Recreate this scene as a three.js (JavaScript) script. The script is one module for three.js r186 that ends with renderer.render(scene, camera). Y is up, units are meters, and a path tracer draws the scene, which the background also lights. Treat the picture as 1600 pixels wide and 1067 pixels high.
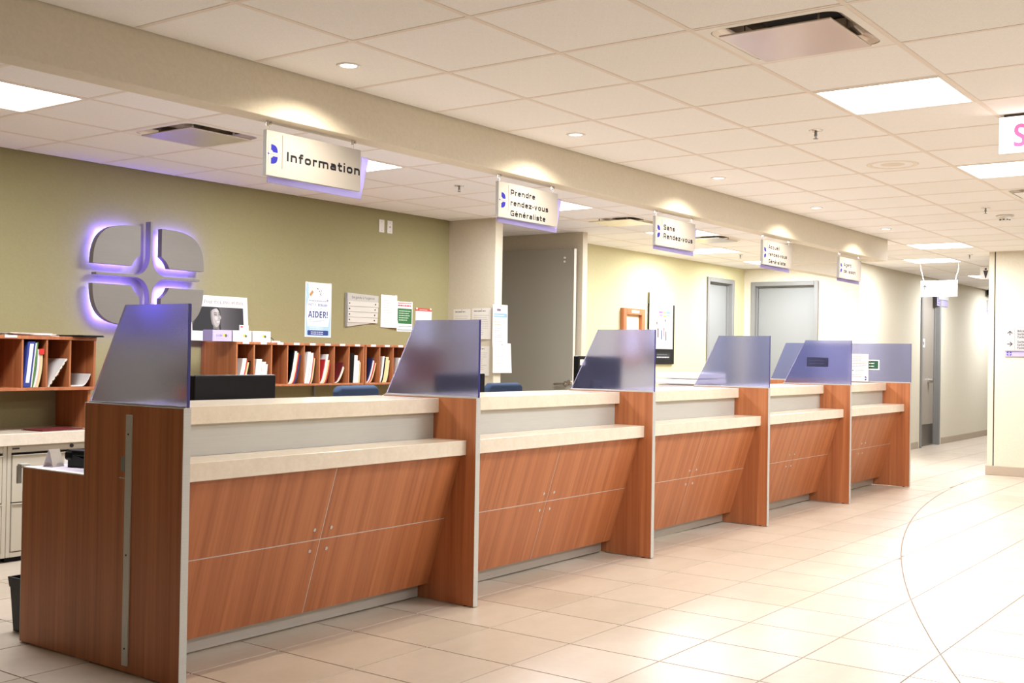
import * as THREE from 'three';
import { mergeGeometries } from 'three/addons/utils/BufferGeometryUtils.js';
import { RoundedBoxGeometry } from 'three/addons/geometries/RoundedBoxGeometry.js';
import { RectAreaLightUniformsLib } from 'three/addons/lights/RectAreaLightUniformsLib.js';

// ------------------------------------------------------------------ camera, light levels, exposure
const scene = new THREE.Scene();
const camera = new THREE.PerspectiveCamera(33.642, 1600 / 1067, 0.05, 80);
camera.position.set(-2.7285, 1.2925, 3.5561);
camera.setRotationFromMatrix(new THREE.Matrix4().makeBasis(
  new THREE.Vector3(0.59241, 0.01616, 0.80547), new THREE.Vector3(-0.01876, 0.9998, -0.00626), new THREE.Vector3(-0.80542, -0.01141, 0.5926)));
camera.updateMatrixWorld(true); camera.updateProjectionMatrix();
const renderer = new THREE.WebGLRenderer({ antialias: true });
renderer.toneMapping = THREE.LinearToneMapping;
renderer.toneMappingExposure = 2.65;
renderer.shadowMap.enabled = true;
RectAreaLightUniformsLib.init();
scene.background = new THREE.Color(0x000000);
const PANEL = 20, PANEL_GLOW = 3.2, SPOT = 1.7, LED = 80;      // lamp levels
const PANEL_TINT = new THREE.Color().setRGB(0.95, 1.0, 1.1);
const SPOT_TINT = new THREE.Color().setRGB(1.0, 0.9, 0.74);
const LED_TINT = new THREE.Color().setRGB(0.08, 0.05, 1.0);

// ------------------------------------------------------------------ small helpers
let seed = 7;
const rnd = () => { seed = (seed * 1664525 + 1013904223) % 4294967296; return seed / 4294967296; };
const rr = (a, b) => a + (b - a) * rnd();
const used = new Map();
function numbered(n) { const k = used.get(n) || 0; used.set(n, k + 1); return k ? n + '_' + String(k).padStart(3, '0') : n; }
function thing(name, label, category, pos = [0, 0, 0], turn = 0, group) {
  const o = new THREE.Group(); o.name = numbered(name); o.position.set(...pos); o.rotation.y = turn;
  o.userData = { label, category }; if (group) o.userData.group = group;
  scene.add(o); return o;
}
function struct(name, geo, mat, parent = scene) {
  const o = geo ? new THREE.Mesh(geo, mat) : new THREE.Group();
  o.name = name; o.castShadow = o.receiveShadow = true;
  if (parent === scene) o.userData.kind = 'structure';
  parent.add(o); return o;
}
function part(parent, name, geos, mat, label) {
  const g = Array.isArray(geos) ? mergeGeometries(geos.map((x) => (x.index ? x.toNonIndexed() : x))) : geos;
  const o = new THREE.Mesh(g, mat); o.name = name; o.castShadow = o.receiveShadow = true;
  if (label) o.userData.label = label;
  parent.add(o); return o;
}
function copyOf(root, name, pos, turn, label, group) {
  const c = root.clone(); c.name = numbered(name); c.position.set(...pos); c.rotation.y = turn;
  c.userData = { ...root.userData, label }; if (group) c.userData.group = group;
  scene.add(c); return c;
}
// uv in metres, by the way a face looks
function triUV(g, s = 1, ou = 0, ov = 0) {
  if (g.index) g = g.toNonIndexed();
  const p = g.attributes.position, n = g.attributes.normal, uv = new Float32Array(p.count * 2);
  for (let i = 0; i < p.count; i++) {
    const ax = Math.abs(n.getX(i)), ay = Math.abs(n.getY(i)), az = Math.abs(n.getZ(i));
    let u, v;
    if (ax >= ay && ax >= az) { u = p.getZ(i); v = p.getY(i); } else if (ay >= az) { u = p.getX(i); v = p.getZ(i); } else { u = p.getX(i); v = p.getY(i); }
    uv[2 * i] = u * s + ou; uv[2 * i + 1] = v * s + ov;
  }
  g.setAttribute('uv', new THREE.BufferAttribute(uv, 2));
  return g;
}
// box between two corners, with small chamfers
function box(x0, x1, y0, y1, z0, z1, c = 0.0015, ou = 0, ov = 0) {
  const lo = [x0, y0, z0], hi = [x1, y1, z1];
  c = Math.min(c, (x1 - x0) * 0.45, (y1 - y0) * 0.45, (z1 - z0) * 0.45);
  const pos = [];
  const corner = (s, k) => [0, 1, 2].map((a) => { const v = s[a] ? hi[a] : lo[a]; return a === k ? v : v + (s[a] ? -c : c); });
  const tri = (a, b, d, out) => {
    const e = [b[0] - a[0], b[1] - a[1], b[2] - a[2]], f = [d[0] - a[0], d[1] - a[1], d[2] - a[2]];
    const n = [e[1] * f[2] - e[2] * f[1], e[2] * f[0] - e[0] * f[2], e[0] * f[1] - e[1] * f[0]];
    if (n[0] * out[0] + n[1] * out[1] + n[2] * out[2] < 0) pos.push(...a, ...d, ...b); else pos.push(...a, ...b, ...d);
  };
  const quad = (a, b, d, e, out) => { tri(a, b, d, out); tri(a, d, e, out); };
  for (let k = 0; k < 3; k++) for (const s of [0, 1]) {
    const i = (k + 1) % 3, j = (k + 2) % 3, S = (a, b) => { const q = [0, 0, 0]; q[k] = s; q[i] = a; q[j] = b; return corner(q, k); };
    const out = [0, 0, 0]; out[k] = s ? 1 : -1;
    quad(S(0, 0), S(1, 0), S(1, 1), S(0, 1), out);
    if (c <= 0) continue;
    for (const t of [0, 1]) {              // the edges between +-k and +-i
      const E = (w, f) => { const q = [0, 0, 0]; q[k] = s; q[i] = t; q[j] = w; return corner(q, f); };
      const o2 = [0, 0, 0]; o2[k] = s ? 1 : -1; o2[i] = t ? 1 : -1;
      quad(E(0, k), E(1, k), E(1, i), E(0, i), o2);
    }
  }
  if (c > 0) for (let m = 0; m < 8; m++) { const s = [m & 1, (m >> 1) & 1, (m >> 2) & 1]; tri(corner(s, 0), corner(s, 1), corner(s, 2), s.map((v) => (v ? 1 : -1))); }
  const g = new THREE.BufferGeometry();
  g.setAttribute('position', new THREE.Float32BufferAttribute(pos, 3)); g.computeVertexNormals();
  return triUV(g, 1, ou, ov);
}
// a profile in (z, y) pushed along x
function alongX(pts, x0, x1, ou = 0) {
  const sh = new THREE.Shape(pts.map((p) => new THREE.Vector2(p[0], p[1])));
  let g = new THREE.ExtrudeGeometry(sh, { depth: x1 - x0, bevelEnabled: false });
  const p = g.attributes.position;
  for (let i = 0; i < p.count; i++) { const u = p.getX(i), v = p.getY(i), w = p.getZ(i); p.setXYZ(i, x0 + w, v, u); }
  const a = p.array; for (let i = 0; i < a.length; i += 9) for (let k = 0; k < 3; k++) { const t = a[i + 3 + k]; a[i + 3 + k] = a[i + 6 + k]; a[i + 6 + k] = t; }
  g = g.clone(); g.deleteAttribute('normal'); g.deleteAttribute('uv'); g.computeVertexNormals();
  return triUV(g, 1, ou, 0);
}
// a profile in (x, y) pushed along z
function alongZ(pts, z0, z1, bevel = 0) {
  const sh = pts instanceof THREE.Shape ? pts : new THREE.Shape(pts.map((p) => new THREE.Vector2(p[0], p[1])));
  const g = new THREE.ExtrudeGeometry(sh, { depth: z1 - z0 - 2 * bevel, bevelEnabled: bevel > 0, bevelSize: bevel, bevelThickness: bevel, bevelOffset: -bevel, bevelSegments: 1, curveSegments: 20 });
  g.translate(0, 0, z0 + bevel); return triUV(g);
}
function rbox(x0, x1, y0, y1, z0, z1, r = 0.01, seg = 3) {
  const g = new RoundedBoxGeometry(x1 - x0, y1 - y0, z1 - z0, seg, r); g.translate((x0 + x1) / 2, (y0 + y1) / 2, (z0 + z1) / 2); return triUV(g);
}
function cyl(r0, r1, h, x, y, z, axis = 'y', seg = 24) {
  const g = new THREE.CylinderGeometry(r0, r1, h, seg); if (axis === 'x') g.rotateZ(Math.PI / 2); if (axis === 'z') g.rotateX(Math.PI / 2);
  g.translate(x, y, z); return g.toNonIndexed();
}
function tube(points, r, seg = 24, rad = 8) {
  return new THREE.TubeGeometry(new THREE.CatmullRomCurve3(points.map((p) => new THREE.Vector3(...p))), seg, r, rad).toNonIndexed();
}
function lathe(profile, x, y, z, seg = 32) { const g = new THREE.LatheGeometry(profile.map((p) => new THREE.Vector2(...p)), seg); g.translate(x, y, z); return g.toNonIndexed(); }
// a sheet of paper: front face carries a print (uv 0..1), bent by f(u, v) in z
function sheet(x0, x1, y0, y1, z, thick = 0.0012, f = null, nx = 8, ny = 8) {
  const g = new THREE.BoxGeometry(x1 - x0, y1 - y0, thick, f ? nx : 1, f ? ny : 1, 1); g.translate((x0 + x1) / 2, (y0 + y1) / 2, z);
  if (f) { const p = g.attributes.position; for (let i = 0; i < p.count; i++) p.setZ(i, p.getZ(i) + f((p.getX(i) - x0) / (x1 - x0), (p.getY(i) - y0) / (y1 - y0))); g.computeVertexNormals(); }
  return g.toNonIndexed();
}

// ------------------------------------------------------------------ textures
function canvasTex(w, h, draw, repeat) {
  const c = document.createElement('canvas'); c.width = w; c.height = h; const x = c.getContext('2d'); draw(x, w, h);
  const t = new THREE.CanvasTexture(c); t.colorSpace = THREE.SRGBColorSpace; t.magFilter = THREE.LinearFilter;
  if (repeat) { t.wrapS = t.wrapT = THREE.RepeatWrapping; t.repeat.set(...repeat); }
  return t;
}
const perm = Array.from({ length: 1024 }, () => rnd());
const smooth = (t) => t * t * (3 - 2 * t);
function noise2(x, y, px, py) {       // tiling value noise
  const xi = Math.floor(x), yi = Math.floor(y), fx = smooth(x - xi), fy = smooth(y - yi);
  const m = (a, n) => ((a % n) + n) % n, h = (a, b) => perm[(m(a, px) * 57 + m(b, py) * 131) % 1024];
  return (h(xi, yi) * (1 - fx) + h(xi + 1, yi) * fx) * (1 - fy) + (h(xi, yi + 1) * (1 - fx) + h(xi + 1, yi + 1) * fx) * fy;
}
function dataTex(w, h, f, repeat) {
  const d = new Uint8Array(w * h * 4);
  for (let j = 0; j < h; j++) for (let i = 0; i < w; i++) { const c = f(i / w, j / h); const o = (j * w + i) * 4; d[o] = c[0]; d[o + 1] = c[1]; d[o + 2] = c[2]; d[o + 3] = 255; }
  const t = new THREE.DataTexture(d, w, h); t.colorSpace = THREE.SRGBColorSpace; t.magFilter = THREE.LinearFilter; t.minFilter = THREE.LinearMipmapLinearFilter; t.generateMipmaps = true;
  t.wrapS = t.wrapT = THREE.RepeatWrapping; t.repeat.set(...repeat); t.needsUpdate = true; return t;
}
const mixc = (a, b, t) => [0, 1, 2].map((k) => Math.max(0, Math.min(255, a[k] + (b[k] - a[k]) * t)));
function woodTex(dark, light) {
  return dataTex(512, 512, (u, v) => {
    const w = u + 0.010 * (noise2(u * 6, v * 3, 6, 3) - 0.5);
    let t = 0.40 * noise2(w * 14, v * 1, 14, 1) + 0.30 * noise2(w * 40, v * 2, 40, 2) + 0.20 * noise2(w * 110, v * 3, 110, 3) + 0.10 * noise2(w * 256, v * 8, 256, 8);
    t = 0.5 + (t - 0.5) * 1.6;
    const pore = noise2(w * 256, v * 20, 256, 20) > 0.86 ? -0.12 : 0;
    return mixc(dark, light, t + pore);
  }, [1 / 0.62, 1 / 1.3]);
}
const woodMap = woodTex([156, 90, 52], [188, 119, 74]);
const floorMap = dataTex(512, 512, (u, v) => {
  const t = 0.5 * noise2(u * 5, v * 9, 5, 9) + 0.3 * noise2(u * 14, v * 30, 14, 30) + 0.2 * noise2(u * 90, v * 90, 90, 90);
  return mixc([206, 192, 172], [226, 214, 197], t);
}, [1 / 1.9, 1 / 1.9]);
const laminateMap = dataTex(512, 512, (u, v) => {
  const t = 0.35 * noise2(u * 9, v * 9, 9, 9) + 0.35 * noise2(u * 34, v * 34, 34, 34) + 0.3 * noise2(u * 128, v * 128, 128, 128);
  return mixc([215, 200, 176], [232, 219, 200], 0.5 + (t - 0.5) * 0.9);
}, [1 / 0.5, 1 / 0.5]);
const plasterMap = dataTex(256, 256, (u, v) => { const t = 0.5 * noise2(u * 64, v * 64, 64, 64) + 0.5 * noise2(u * 128, v * 128, 128, 128); const c = 244 + 11 * t; return [c, c, c]; }, [1 / 0.7, 1 / 0.7]);
const boardMap = dataTex(256, 256, (u, v) => { const t = noise2(u * 128, v * 128, 128, 128), k = noise2(u * 50, v * 50, 50, 50); const c = 246 + 9 * t - (k > 0.9 ? 6 : 0); return [c, c, c]; }, [1 / 0.4, 1 / 0.4]);
const brushedMap = dataTex(256, 256, (u, v) => { const c = 236 + 9 * noise2(u * 4, v * 128, 4, 128); return [c, c, c]; }, [1 / 0.5, 1 / 0.12]);

// ------------------------------------------------------------------ materials
const std = (o) => new THREE.MeshPhysicalMaterial({ roughness: 0.6, metalness: 0, ...o });
const M = {
  wood: std({ map: woodMap, roughness: 0.42 }),
  grout: std({ color: 0x8d7a66, roughness: 0.9 }),
  tiles: [0xdfdbd7, 0xdbd7d2, 0xd7d3cd].map((c) => std({ map: floorMap, color: c, roughness: 0.34 })),
  laminate: std({ map: laminateMap, roughness: 0.26, clearcoat: 0.35, clearcoatRoughness: 0.18 }),
  ceiling: [0xf3f0ec, 0xf1eee9, 0xf4f1ee].map((c) => std({ map: boardMap, color: c, roughness: 0.95 })),
  tee: std({ color: 0xe4d8cc, roughness: 0.6 }),
  plenum: std({ color: 0xa79d90, roughness: 1 }),
  wallOliveLit: std({ map: plasterMap, color: 0xd0c79a, roughness: 0.85 }),  // same olive paint as the back wall, colour brightened as if overlit
  wallOlive: std({ map: plasterMap, color: 0x988f64, roughness: 0.85 }),
  wallCream: std({ map: plasterMap, color: 0xddd4bd, roughness: 0.85 }),
  wallGrey: std({ map: plasterMap, color: 0xcbbfa6, roughness: 0.85 }),
  beam: std({ map: plasterMap, color: 0xdcd2be, roughness: 0.85 }),
  silver: std({ map: brushedMap, color: 0xcccac1, roughness: 0.45, metalness: 0.2 }),
  kick: std({ map: brushedMap, color: 0xd0c8bd, roughness: 0.4, metalness: 0.3 }),
  chrome: std({ color: 0xd9d6d0, roughness: 0.15, metalness: 1 }),
  diffuserMetal: std({ color: 0xcfc5bb, roughness: 0.28, metalness: 0.8 }),
  white: std({ color: 0xe9e4dc, roughness: 0.5 }),
  paper: std({ color: 0xdcd7cf, roughness: 0.8 }),
  paperTan: std({ color: 0xd9c89c, roughness: 0.8 }),
  manila: std({ color: 0xe0c489, roughness: 0.75 }),
  black: std({ color: 0x0a0a0b, roughness: 0.35, specularIntensity: 0.4 }),
  blackSoft: std({ color: 0x101012, roughness: 0.6 }),
  dark: std({ color: 0x3a3630, roughness: 0.7 }),
  red: std({ color: 0xb0262a, roughness: 0.55 }),
  redDark: std({ color: 0x641a1c, roughness: 0.55 }),
  redTag: std({ color: 0xd6291f, roughness: 0.5 }),
  blue: std({ color: 0x2c3a86, roughness: 0.5 }),
  navy: std({ color: 0x1d2550, roughness: 0.55 }),
  green: std({ color: 0x4f8f3f, roughness: 0.6 }),
  pink: std({ color: 0xe0a9a6, roughness: 0.75 }),
  orange: std({ color: 0xe8642c, roughness: 0.5 }),
  fabric: std({ color: 0x34455e, roughness: 0.95, sheen: 0.3, sheenColor: new THREE.Color(0x6b7fa0), sheenRoughness: 0.6 }),
  cabinet: std({ color: 0xbfb6a2, roughness: 0.5 }),
  doorGrey: std({ color: 0x8c8d89, roughness: 0.5 }),
  frameGrey: std({ color: 0x84837f, roughness: 0.45 }),
  leafGrey: std({ color: 0x9b9586, roughness: 0.32 }),
  baseboard: std({ color: 0xb3a28d, roughness: 0.6 }),
  petal: std({ map: brushedMap, color: 0x827b71, roughness: 0.5, metalness: 0.25 }),
  desk: std({ color: 0xd8cedb, roughness: 0.35 }),
  lavender: std({ color: 0xb4a9dc, roughness: 0.5 }),
  acrylicBack: std({ color: 0xb8acdf, roughness: 0.4, transmission: 0.3, thickness: 0.004, ior: 1.3 }),
  screen: std({ color: new THREE.Color().setRGB(0.40, 0.42, 0.68), roughness: 0.22, transmission: 0.94, thickness: 0.012, ior: 1.18, specularIntensity: 1 }),
  screenEdge: std({ color: 0x2f2f74, roughness: 0.3 }),
  glow: std({ color: 0xffffff, emissive: new THREE.Color(1, 0.985, 1), emissiveIntensity: PANEL_GLOW, roughness: 0.6 }),
  lampGlow: std({ color: 0xffffff, emissive: new THREE.Color(1, 0.95, 0.9), emissiveIntensity: PANEL_GLOW, roughness: 0.6 }),
  ledGlow: std({ color: 0xffffff, emissive: new THREE.Color().setRGB(0.24, 0.28, 1.0), emissiveIntensity: 2.4, roughness: 0.6 }),
  plastic: std({ color: 0xded8cf, roughness: 0.55 }),
};
const print = (t, o = {}) => std({ map: t, roughness: 0.7, ...o });

// ------------------------------------------------------------------ lettering: a squarish wide sans, drawn as strokes
const S0 = 0.235, XH = 0.74;
const GL = (() => {
  const s = S0 / 2, G = {};
  const loop = (l, b, r, t, q) => [['M', l + q, b], ['L', r - q, b], ['Q', r, b, r, b + q], ['L', r, t - q], ['Q', r, t, r - q, t], ['L', l + q, t], ['Q', l, t, l, t - q], ['L', l, b + q], ['Q', l, b, l + q, b]];
  const W = 0.74, l = s, r = W - s, b = s, t = XH - s, q = 0.2, m = 0.40;
  const arch = (x0, x1, top) => [['M', x0, top], ['L', x1 - q, top], ['Q', x1, top, x1, top - q], ['L', x1, 0]];
  const stem = (x, y1 = XH) => [['M', x, 0], ['L', x, y1]];
  G.o = [W, loop(l, b, r, t, q)];
  G.n = [W, stem(l), arch(l, r, t)];
  G.m = [1.18, stem(l), arch(l, 0.59, t), arch(0.5, 1.18 - s, t)];
  G.r = [0.5, stem(l), [['M', l, t], ['L', 0.5, t]]];
  G.u = [W, [['M', l, XH], ['L', l, b + q], ['Q', l, b, l + q, b], ['L', r, b]], stem(r)];
  G.a = [W, [['M', l, t], ['L', r - q, t], ['Q', r, t, r, t - q], ['L', r, 0]], [['M', r, b], ['L', l + 0.12, b], ['Q', l, b, l, 0.24], ['Q', l, m, l + 0.12, m], ['L', r, m]]];
  G.e = [W, [['M', r, b], ['L', l + q, b], ['Q', l, b, l, b + q], ['L', l, t - q], ['Q', l, t, l + q, t], ['L', r - q, t], ['Q', r, t, r, t - q], ['L', r, m], ['L', l, m]]];
  G['é'] = [W, ...G.e.slice(1), [['M', 0.32, 0.84], ['L', 0.52, 1.02]]];
  G.c = [W, [['M', r, b], ['L', l + q, b], ['Q', l, b, l, b + q], ['L', l, t - q], ['Q', l, t, l + q, t], ['L', r, t]]];
  G.t = [0.52, [['M', 0.2, 0.96], ['L', 0.2, b + 0.12], ['Q', 0.2, b, 0.32, b], ['L', 0.52, b]], [['M', 0, t], ['L', 0.52, t]]];
  G.f = [0.5, [['M', 0.2, 0], ['L', 0.2, 0.8], ['Q', 0.2, 0.915, 0.32, 0.915], ['L', 0.5, 0.915]], [['M', 0, t], ['L', 0.48, t]]];
  G.i = [S0, stem(s), [['M', s, 0.86], ['L', s, 1.02]]];
  G.l = [S0, stem(s, 1.0)];
  G.d = [W, loop(l, b, r, t, q), stem(r, 1.0)];
  G.z = [0.66, [['M', 0, t], ['L', 0.6, t], ['L', 0.06, b], ['L', 0.66, b]]];
  G.v = [0.74, [['M', s, XH], ['L', 0.37, 0.04], ['L', 0.74 - s, XH]]];
  G.s = [0.68, [['M', 0.62, t], ['L', l + 0.1, t], ['Q', l, t, l, (t + m) / 2], ['Q', l, m - 0.02, l + 0.1, m - 0.02], ['L', 0.58 - 0.1, m - 0.02], ['Q', 0.595, m - 0.02, 0.595, (b + m) / 2], ['Q', 0.595, b, 0.49, b], ['L', 0.04, b]]];
  G.g = [W, loop(l, b, r, t, q), [['M', r, XH], ['L', r, -0.1], ['Q', r, -0.2, r - 0.12, -0.2], ['L', l, -0.2]]];
  G['-'] = [0.34, [['M', 0.02, 0.38], ['L', 0.32, 0.38]]];
  const T = 1 - s, C = 0.86 - s, Q = 0.24;
  G.I = [S0 + 0.02, stem(s + 0.01, 1)];
  G.P = [0.82, stem(l, 1), [['M', l, T], ['L', C - 0.2, T], ['Q', C - 0.03, T, C - 0.03, 0.68], ['Q', C - 0.03, 0.38, C - 0.2, 0.38], ['L', l, 0.38]]];
  G.R = [0.86, ...G.P.slice(1), [['M', 0.5, 0.38], ['Q', C - 0.02, 0.38, C - 0.02, 0.16], ['L', C - 0.02, 0]]];
  G.S = [0.84, [['M', 0.78, T], ['L', l + 0.14, T], ['Q', l, T, l, 0.74], ['Q', l, 0.52, l + 0.14, 0.52], ['L', 0.62, 0.52], ['Q', 0.755, 0.52, 0.755, 0.3], ['Q', 0.755, b, 0.62, b], ['L', 0.04, b]]];
  G.G = [0.88, [['M', 0.82, T], ['L', l + Q, T], ['Q', l, T, l, T - Q], ['L', l, b + Q], ['Q', l, b, l + Q, b], ['L', 0.79, b], ['L', 0.79, 0.48], ['L', 0.45, 0.48]]];
  G.A = [0.9, [['M', 0.07, 0], ['L', 0.4, T], ['L', 0.5, T], ['L', 0.83, 0]], [['M', 0.2, 0.3], ['L', 0.7, 0.3]]];
  return G;
})();
function letter(x, text, px, py, cap, stretch = 1.12) {
  x.lineJoin = 'round'; x.lineCap = 'butt'; x.lineWidth = S0 * cap;
  let cx = px;
  for (const ch of text) {
    if (ch === ' ') { cx += 0.42 * cap * stretch; continue; }
    const [w, ...paths] = GL[ch];
    for (const p of paths) {
      x.beginPath();
      for (const [c, ...a] of p) {
        const q = a.map((v, i) => (i % 2 ? py - v * cap : cx + v * cap * stretch));
        if (c === 'M') x.moveTo(...q); else if (c === 'L') x.lineTo(...q); else x.quadraticCurveTo(...q);
      }
      x.stroke();
    }
    cx += (w + 0.15) * cap * stretch;
  }
  return cx;
}
// the two-petal emblem as print, s pixels high
function emblem(x, cx, cy, s, color) {
  x.fillStyle = color; x.strokeStyle = color;
  const petal = (dx, dy) => {
    x.beginPath(); x.moveTo(cx + dx * 0.17 * s, cy - dy * 0.5 * s);
    x.bezierCurveTo(cx + dx * 0.55 * s, cy - dy * 0.5 * s, cx + dx * 0.62 * s, cy - dy * 0.34 * s, cx + dx * 0.62 * s, cy - dy * 0.1 * s);
    x.lineTo(cx + dx * 0.30 * s, cy - dy * 0.1 * s); x.quadraticCurveTo(cx + dx * 0.29 * s, cy - dy * 0.19 * s, cx + dx * 0.17 * s, cy - dy * 0.2 * s); x.closePath(); x.fill();
  };
  petal(1, 1); petal(1, -1);
  x.lineWidth = s * 0.012; x.beginPath(); x.moveTo(cx, cy - 0.66 * s); x.lineTo(cx, cy + 0.56 * s); x.moveTo(cx, cy); x.lineTo(cx + 0.66 * s, cy + 0.02 * s); x.stroke();
  x.beginPath(); x.moveTo(cx, cy - 0.12 * s); x.quadraticCurveTo(cx, cy, cx + 0.12 * s, cy); x.quadraticCurveTo(cx, cy, cx, cy + 0.12 * s); x.quadraticCurveTo(cx, cy, cx - 0.1 * s, cy); x.quadraticCurveTo(cx, cy, cx, cy - 0.12 * s); x.fill();
}
const textLines = (x, x0, y0, w, n, dy, color, lw = 3) => { x.strokeStyle = color; x.lineWidth = lw; for (let i = 0; i < n; i++) { const ww = w * (0.6 + 0.4 * perm[(i * 37 + n) % 1024]); x.setLineDash(lw > 6 ? [30, 5, 44, 6, 20, 5] : [12, 3, 18, 4, 8, 3]); x.beginPath(); x.moveTo(x0, y0 + i * dy); x.lineTo(x0 + ww, y0 + i * dy); x.stroke(); } x.setLineDash([]); };

// ------------------------------------------------------------------ the room
const HC = 2.56;
const view = new THREE.Vector3();
function seenSize(x, y, z, w, d) {          // about how large a flat tile shows, 0 outside the frame
  let inside = false;
  for (const [a, b] of [[0, 0], [w / 2, d / 2], [-w / 2, d / 2], [w / 2, -d / 2], [-w / 2, -d / 2]]) {
    view.set(x + a, y, z + b).applyMatrix4(camera.matrixWorldInverse);
    if (view.z > -0.2) continue;
    view.set(x + a, y, z + b).project(camera);
    if (Math.abs(view.x) < 1.03 && Math.abs(view.y) < 1.03) inside = true;
  }
  if (!inside) return 0;
  const dx = x - camera.position.x, dy = y - camera.position.y, dz = z - camera.position.z, r2 = dx * dx + dy * dy + dz * dz;
  return (w * d * Math.abs(dy)) / Math.pow(r2, 1.5);
}
// floor: grout bed and square tiles, those on the arc cut along it
const floor = struct('floor', null);
part(floor, 'grout_bed', box(-7, 23, -0.16, -0.004, -7, 8, 0), M.grout);
{
  const P = 0.4541, X0 = 0.621, Z0 = 0.318, G = 0.0024, cells = [];
  const AC = [11.0, 20.9], AR = 20.63;
  const hidden = (x, z) => z < -3.5 && !(x > 5.5 && x < 7.2 && z > -4.4) ;
  const inside = (p) => Math.hypot(p[0] - AC[0], p[1] - AC[1]) < AR;
  const tileGeo = (poly) => {               // poly in (x, z), top at y = 0 with a small chamfer
    const n = poly.length, pos = [], c = 0.0016;
    let cx = 0, cz = 0; for (const p of poly) { cx += p[0] / n; cz += p[1] / n; }
    const inn = poly.map((p) => { const d = Math.hypot(p[0] - cx, p[1] - cz) || 1; return [p[0] - ((p[0] - cx) / d) * c * 1.3, p[1] - ((p[1] - cz) / d) * c * 1.3]; });
    const tris = THREE.ShapeUtils.triangulateShape(inn.map((p) => new THREE.Vector2(p[0], p[1])), []);
    const put = (a, b, d) => { const ny = (b[2] - a[2]) * (d[0] - a[0]) - (b[0] - a[0]) * (d[2] - a[2]); if (ny < 0) pos.push(...a, ...d, ...b); else pos.push(...a, ...b, ...d); };
    for (const t of tris) put(...t.map((k) => [inn[k][0], 0, inn[k][1]]));
    for (let i = 0; i < n; i++) { const j = (i + 1) % n, a = [inn[i][0], 0, inn[i][1]], b = [inn[j][0], 0, inn[j][1]], d = [poly[j][0], -0.005, poly[j][1]], e = [poly[i][0], -0.005, poly[i][1]]; put(a, b, d); put(a, d, e); }
    const g = new THREE.BufferGeometry(); g.setAttribute('position', new THREE.Float32BufferAttribute(pos, 3)); g.computeVertexNormals(); return triUV(g);
  };
  const addCell = (poly, wx, wz) => { let cx = 0, cz = 0; for (const p of poly) { cx += p[0] / poly.length; cz += p[1] / poly.length; } cells.push({ poly, s: seenSize(cx, 0, cz, wx, wz) }); };
  for (let i = -14; i < 48; i++) for (let j = -9; j < 14; j++) {
    for (const side of ['out', 'in']) {
      const ox = side === 'in' ? 0.16 : 0;
      const x0 = X0 + i * P + ox, z0 = Z0 + j * P, q = [[x0 + G, z0 + G], [x0 + P - G, z0 + G], [x0 + P - G, z0 + P - G], [x0 + G, z0 + P - G]];
      if (x0 < -6.2 || x0 > 21.5 || hidden(x0 + P / 2, z0 + P / 2)) continue;
      const k = q.filter((p) => inside(p)).length, want = side === 'in';
      if (k === (want ? 4 : 0)) { if (want || !q.some((p, a) => { const b = q[(a + 1) % 4], m = [(p[0] + b[0]) / 2, (p[1] + b[1]) / 2]; return inside(m); })) addCell(q, P, P); continue; }
      if (k === (want ? 0 : 4)) continue;
      // walk round the tile in small steps, keep what lies on the wanted side of the arc, and close along the arc
      const ring = [], R = AR + (want ? -G * 1.3 : G * 1.3), ok = (p) => (want ? Math.hypot(p[0] - AC[0], p[1] - AC[1]) < R : Math.hypot(p[0] - AC[0], p[1] - AC[1]) > R);
      for (let a = 0; a < 4; a++) { const p = q[a], b = q[(a + 1) % 4]; for (let t = 0; t < 24; t++) ring.push({ p: [p[0] + (b[0] - p[0]) * t / 24, p[1] + (b[1] - p[1]) * t / 24], corner: t === 0 }); }
      const N = ring.length; let start = -1;
      for (let a = 0; a < N; a++) if (!ok(ring[(a + N - 1) % N].p) && ok(ring[a].p)) start = a;
      if (start < 0) continue;
      const edge = (p, r) => { let lo = 0, hi = 1; for (let t = 0; t < 20; t++) { const m = (lo + hi) / 2, c = [p[0] + (r[0] - p[0]) * m, p[1] + (r[1] - p[1]) * m]; if (ok(c)) lo = m; else hi = m; } return [p[0] + (r[0] - p[0]) * lo, p[1] + (r[1] - p[1]) * lo]; };
      const poly = [edge(ring[start].p, ring[(start + N - 1) % N].p)];
      let a = start; while (ok(ring[a % N].p) && a < start + N) { if (ring[a % N].corner) poly.push(ring[a % N].p); a++; }
      poly.push(edge(ring[(a - 1) % N].p, ring[a % N].p));
      const e0 = poly[poly.length - 1], e1 = poly[0], t0 = Math.atan2(e0[1] - AC[1], e0[0] - AC[0]); let t1 = Math.atan2(e1[1] - AC[1], e1[0] - AC[0]);
      for (let t = 1; t < 6; t++) { const th = t0 + (t1 - t0) * t / 6; poly.push([AC[0] + R * Math.cos(th), AC[1] + R * Math.sin(th)]); }
      let area = 0; poly.forEach((p, n) => { const b = poly[(n + 1) % poly.length]; area += p[0] * b[1] - b[0] * p[1]; });
      if (Math.abs(area) > 0.006) addCell(poly, P, P);
    }
  }
  cells.sort((a, b) => b.s - a.s);
  const rest = [];
  cells.forEach((c, n) => { const g = tileGeo(c.poly); if (n < 300 && c.s > 0) part(floor, n ? 'floor_tile_' + String(n).padStart(3, '0') : 'floor_tile', g, M.tiles[n % 3 === 0 ? 1 : n % 7 === 0 ? 2 : 0]); else rest.push(g); });
  const r = part(floor, 'far_floor_tiles', rest, M.tiles[0]); r.userData.kind = 'stuff';
}

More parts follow.
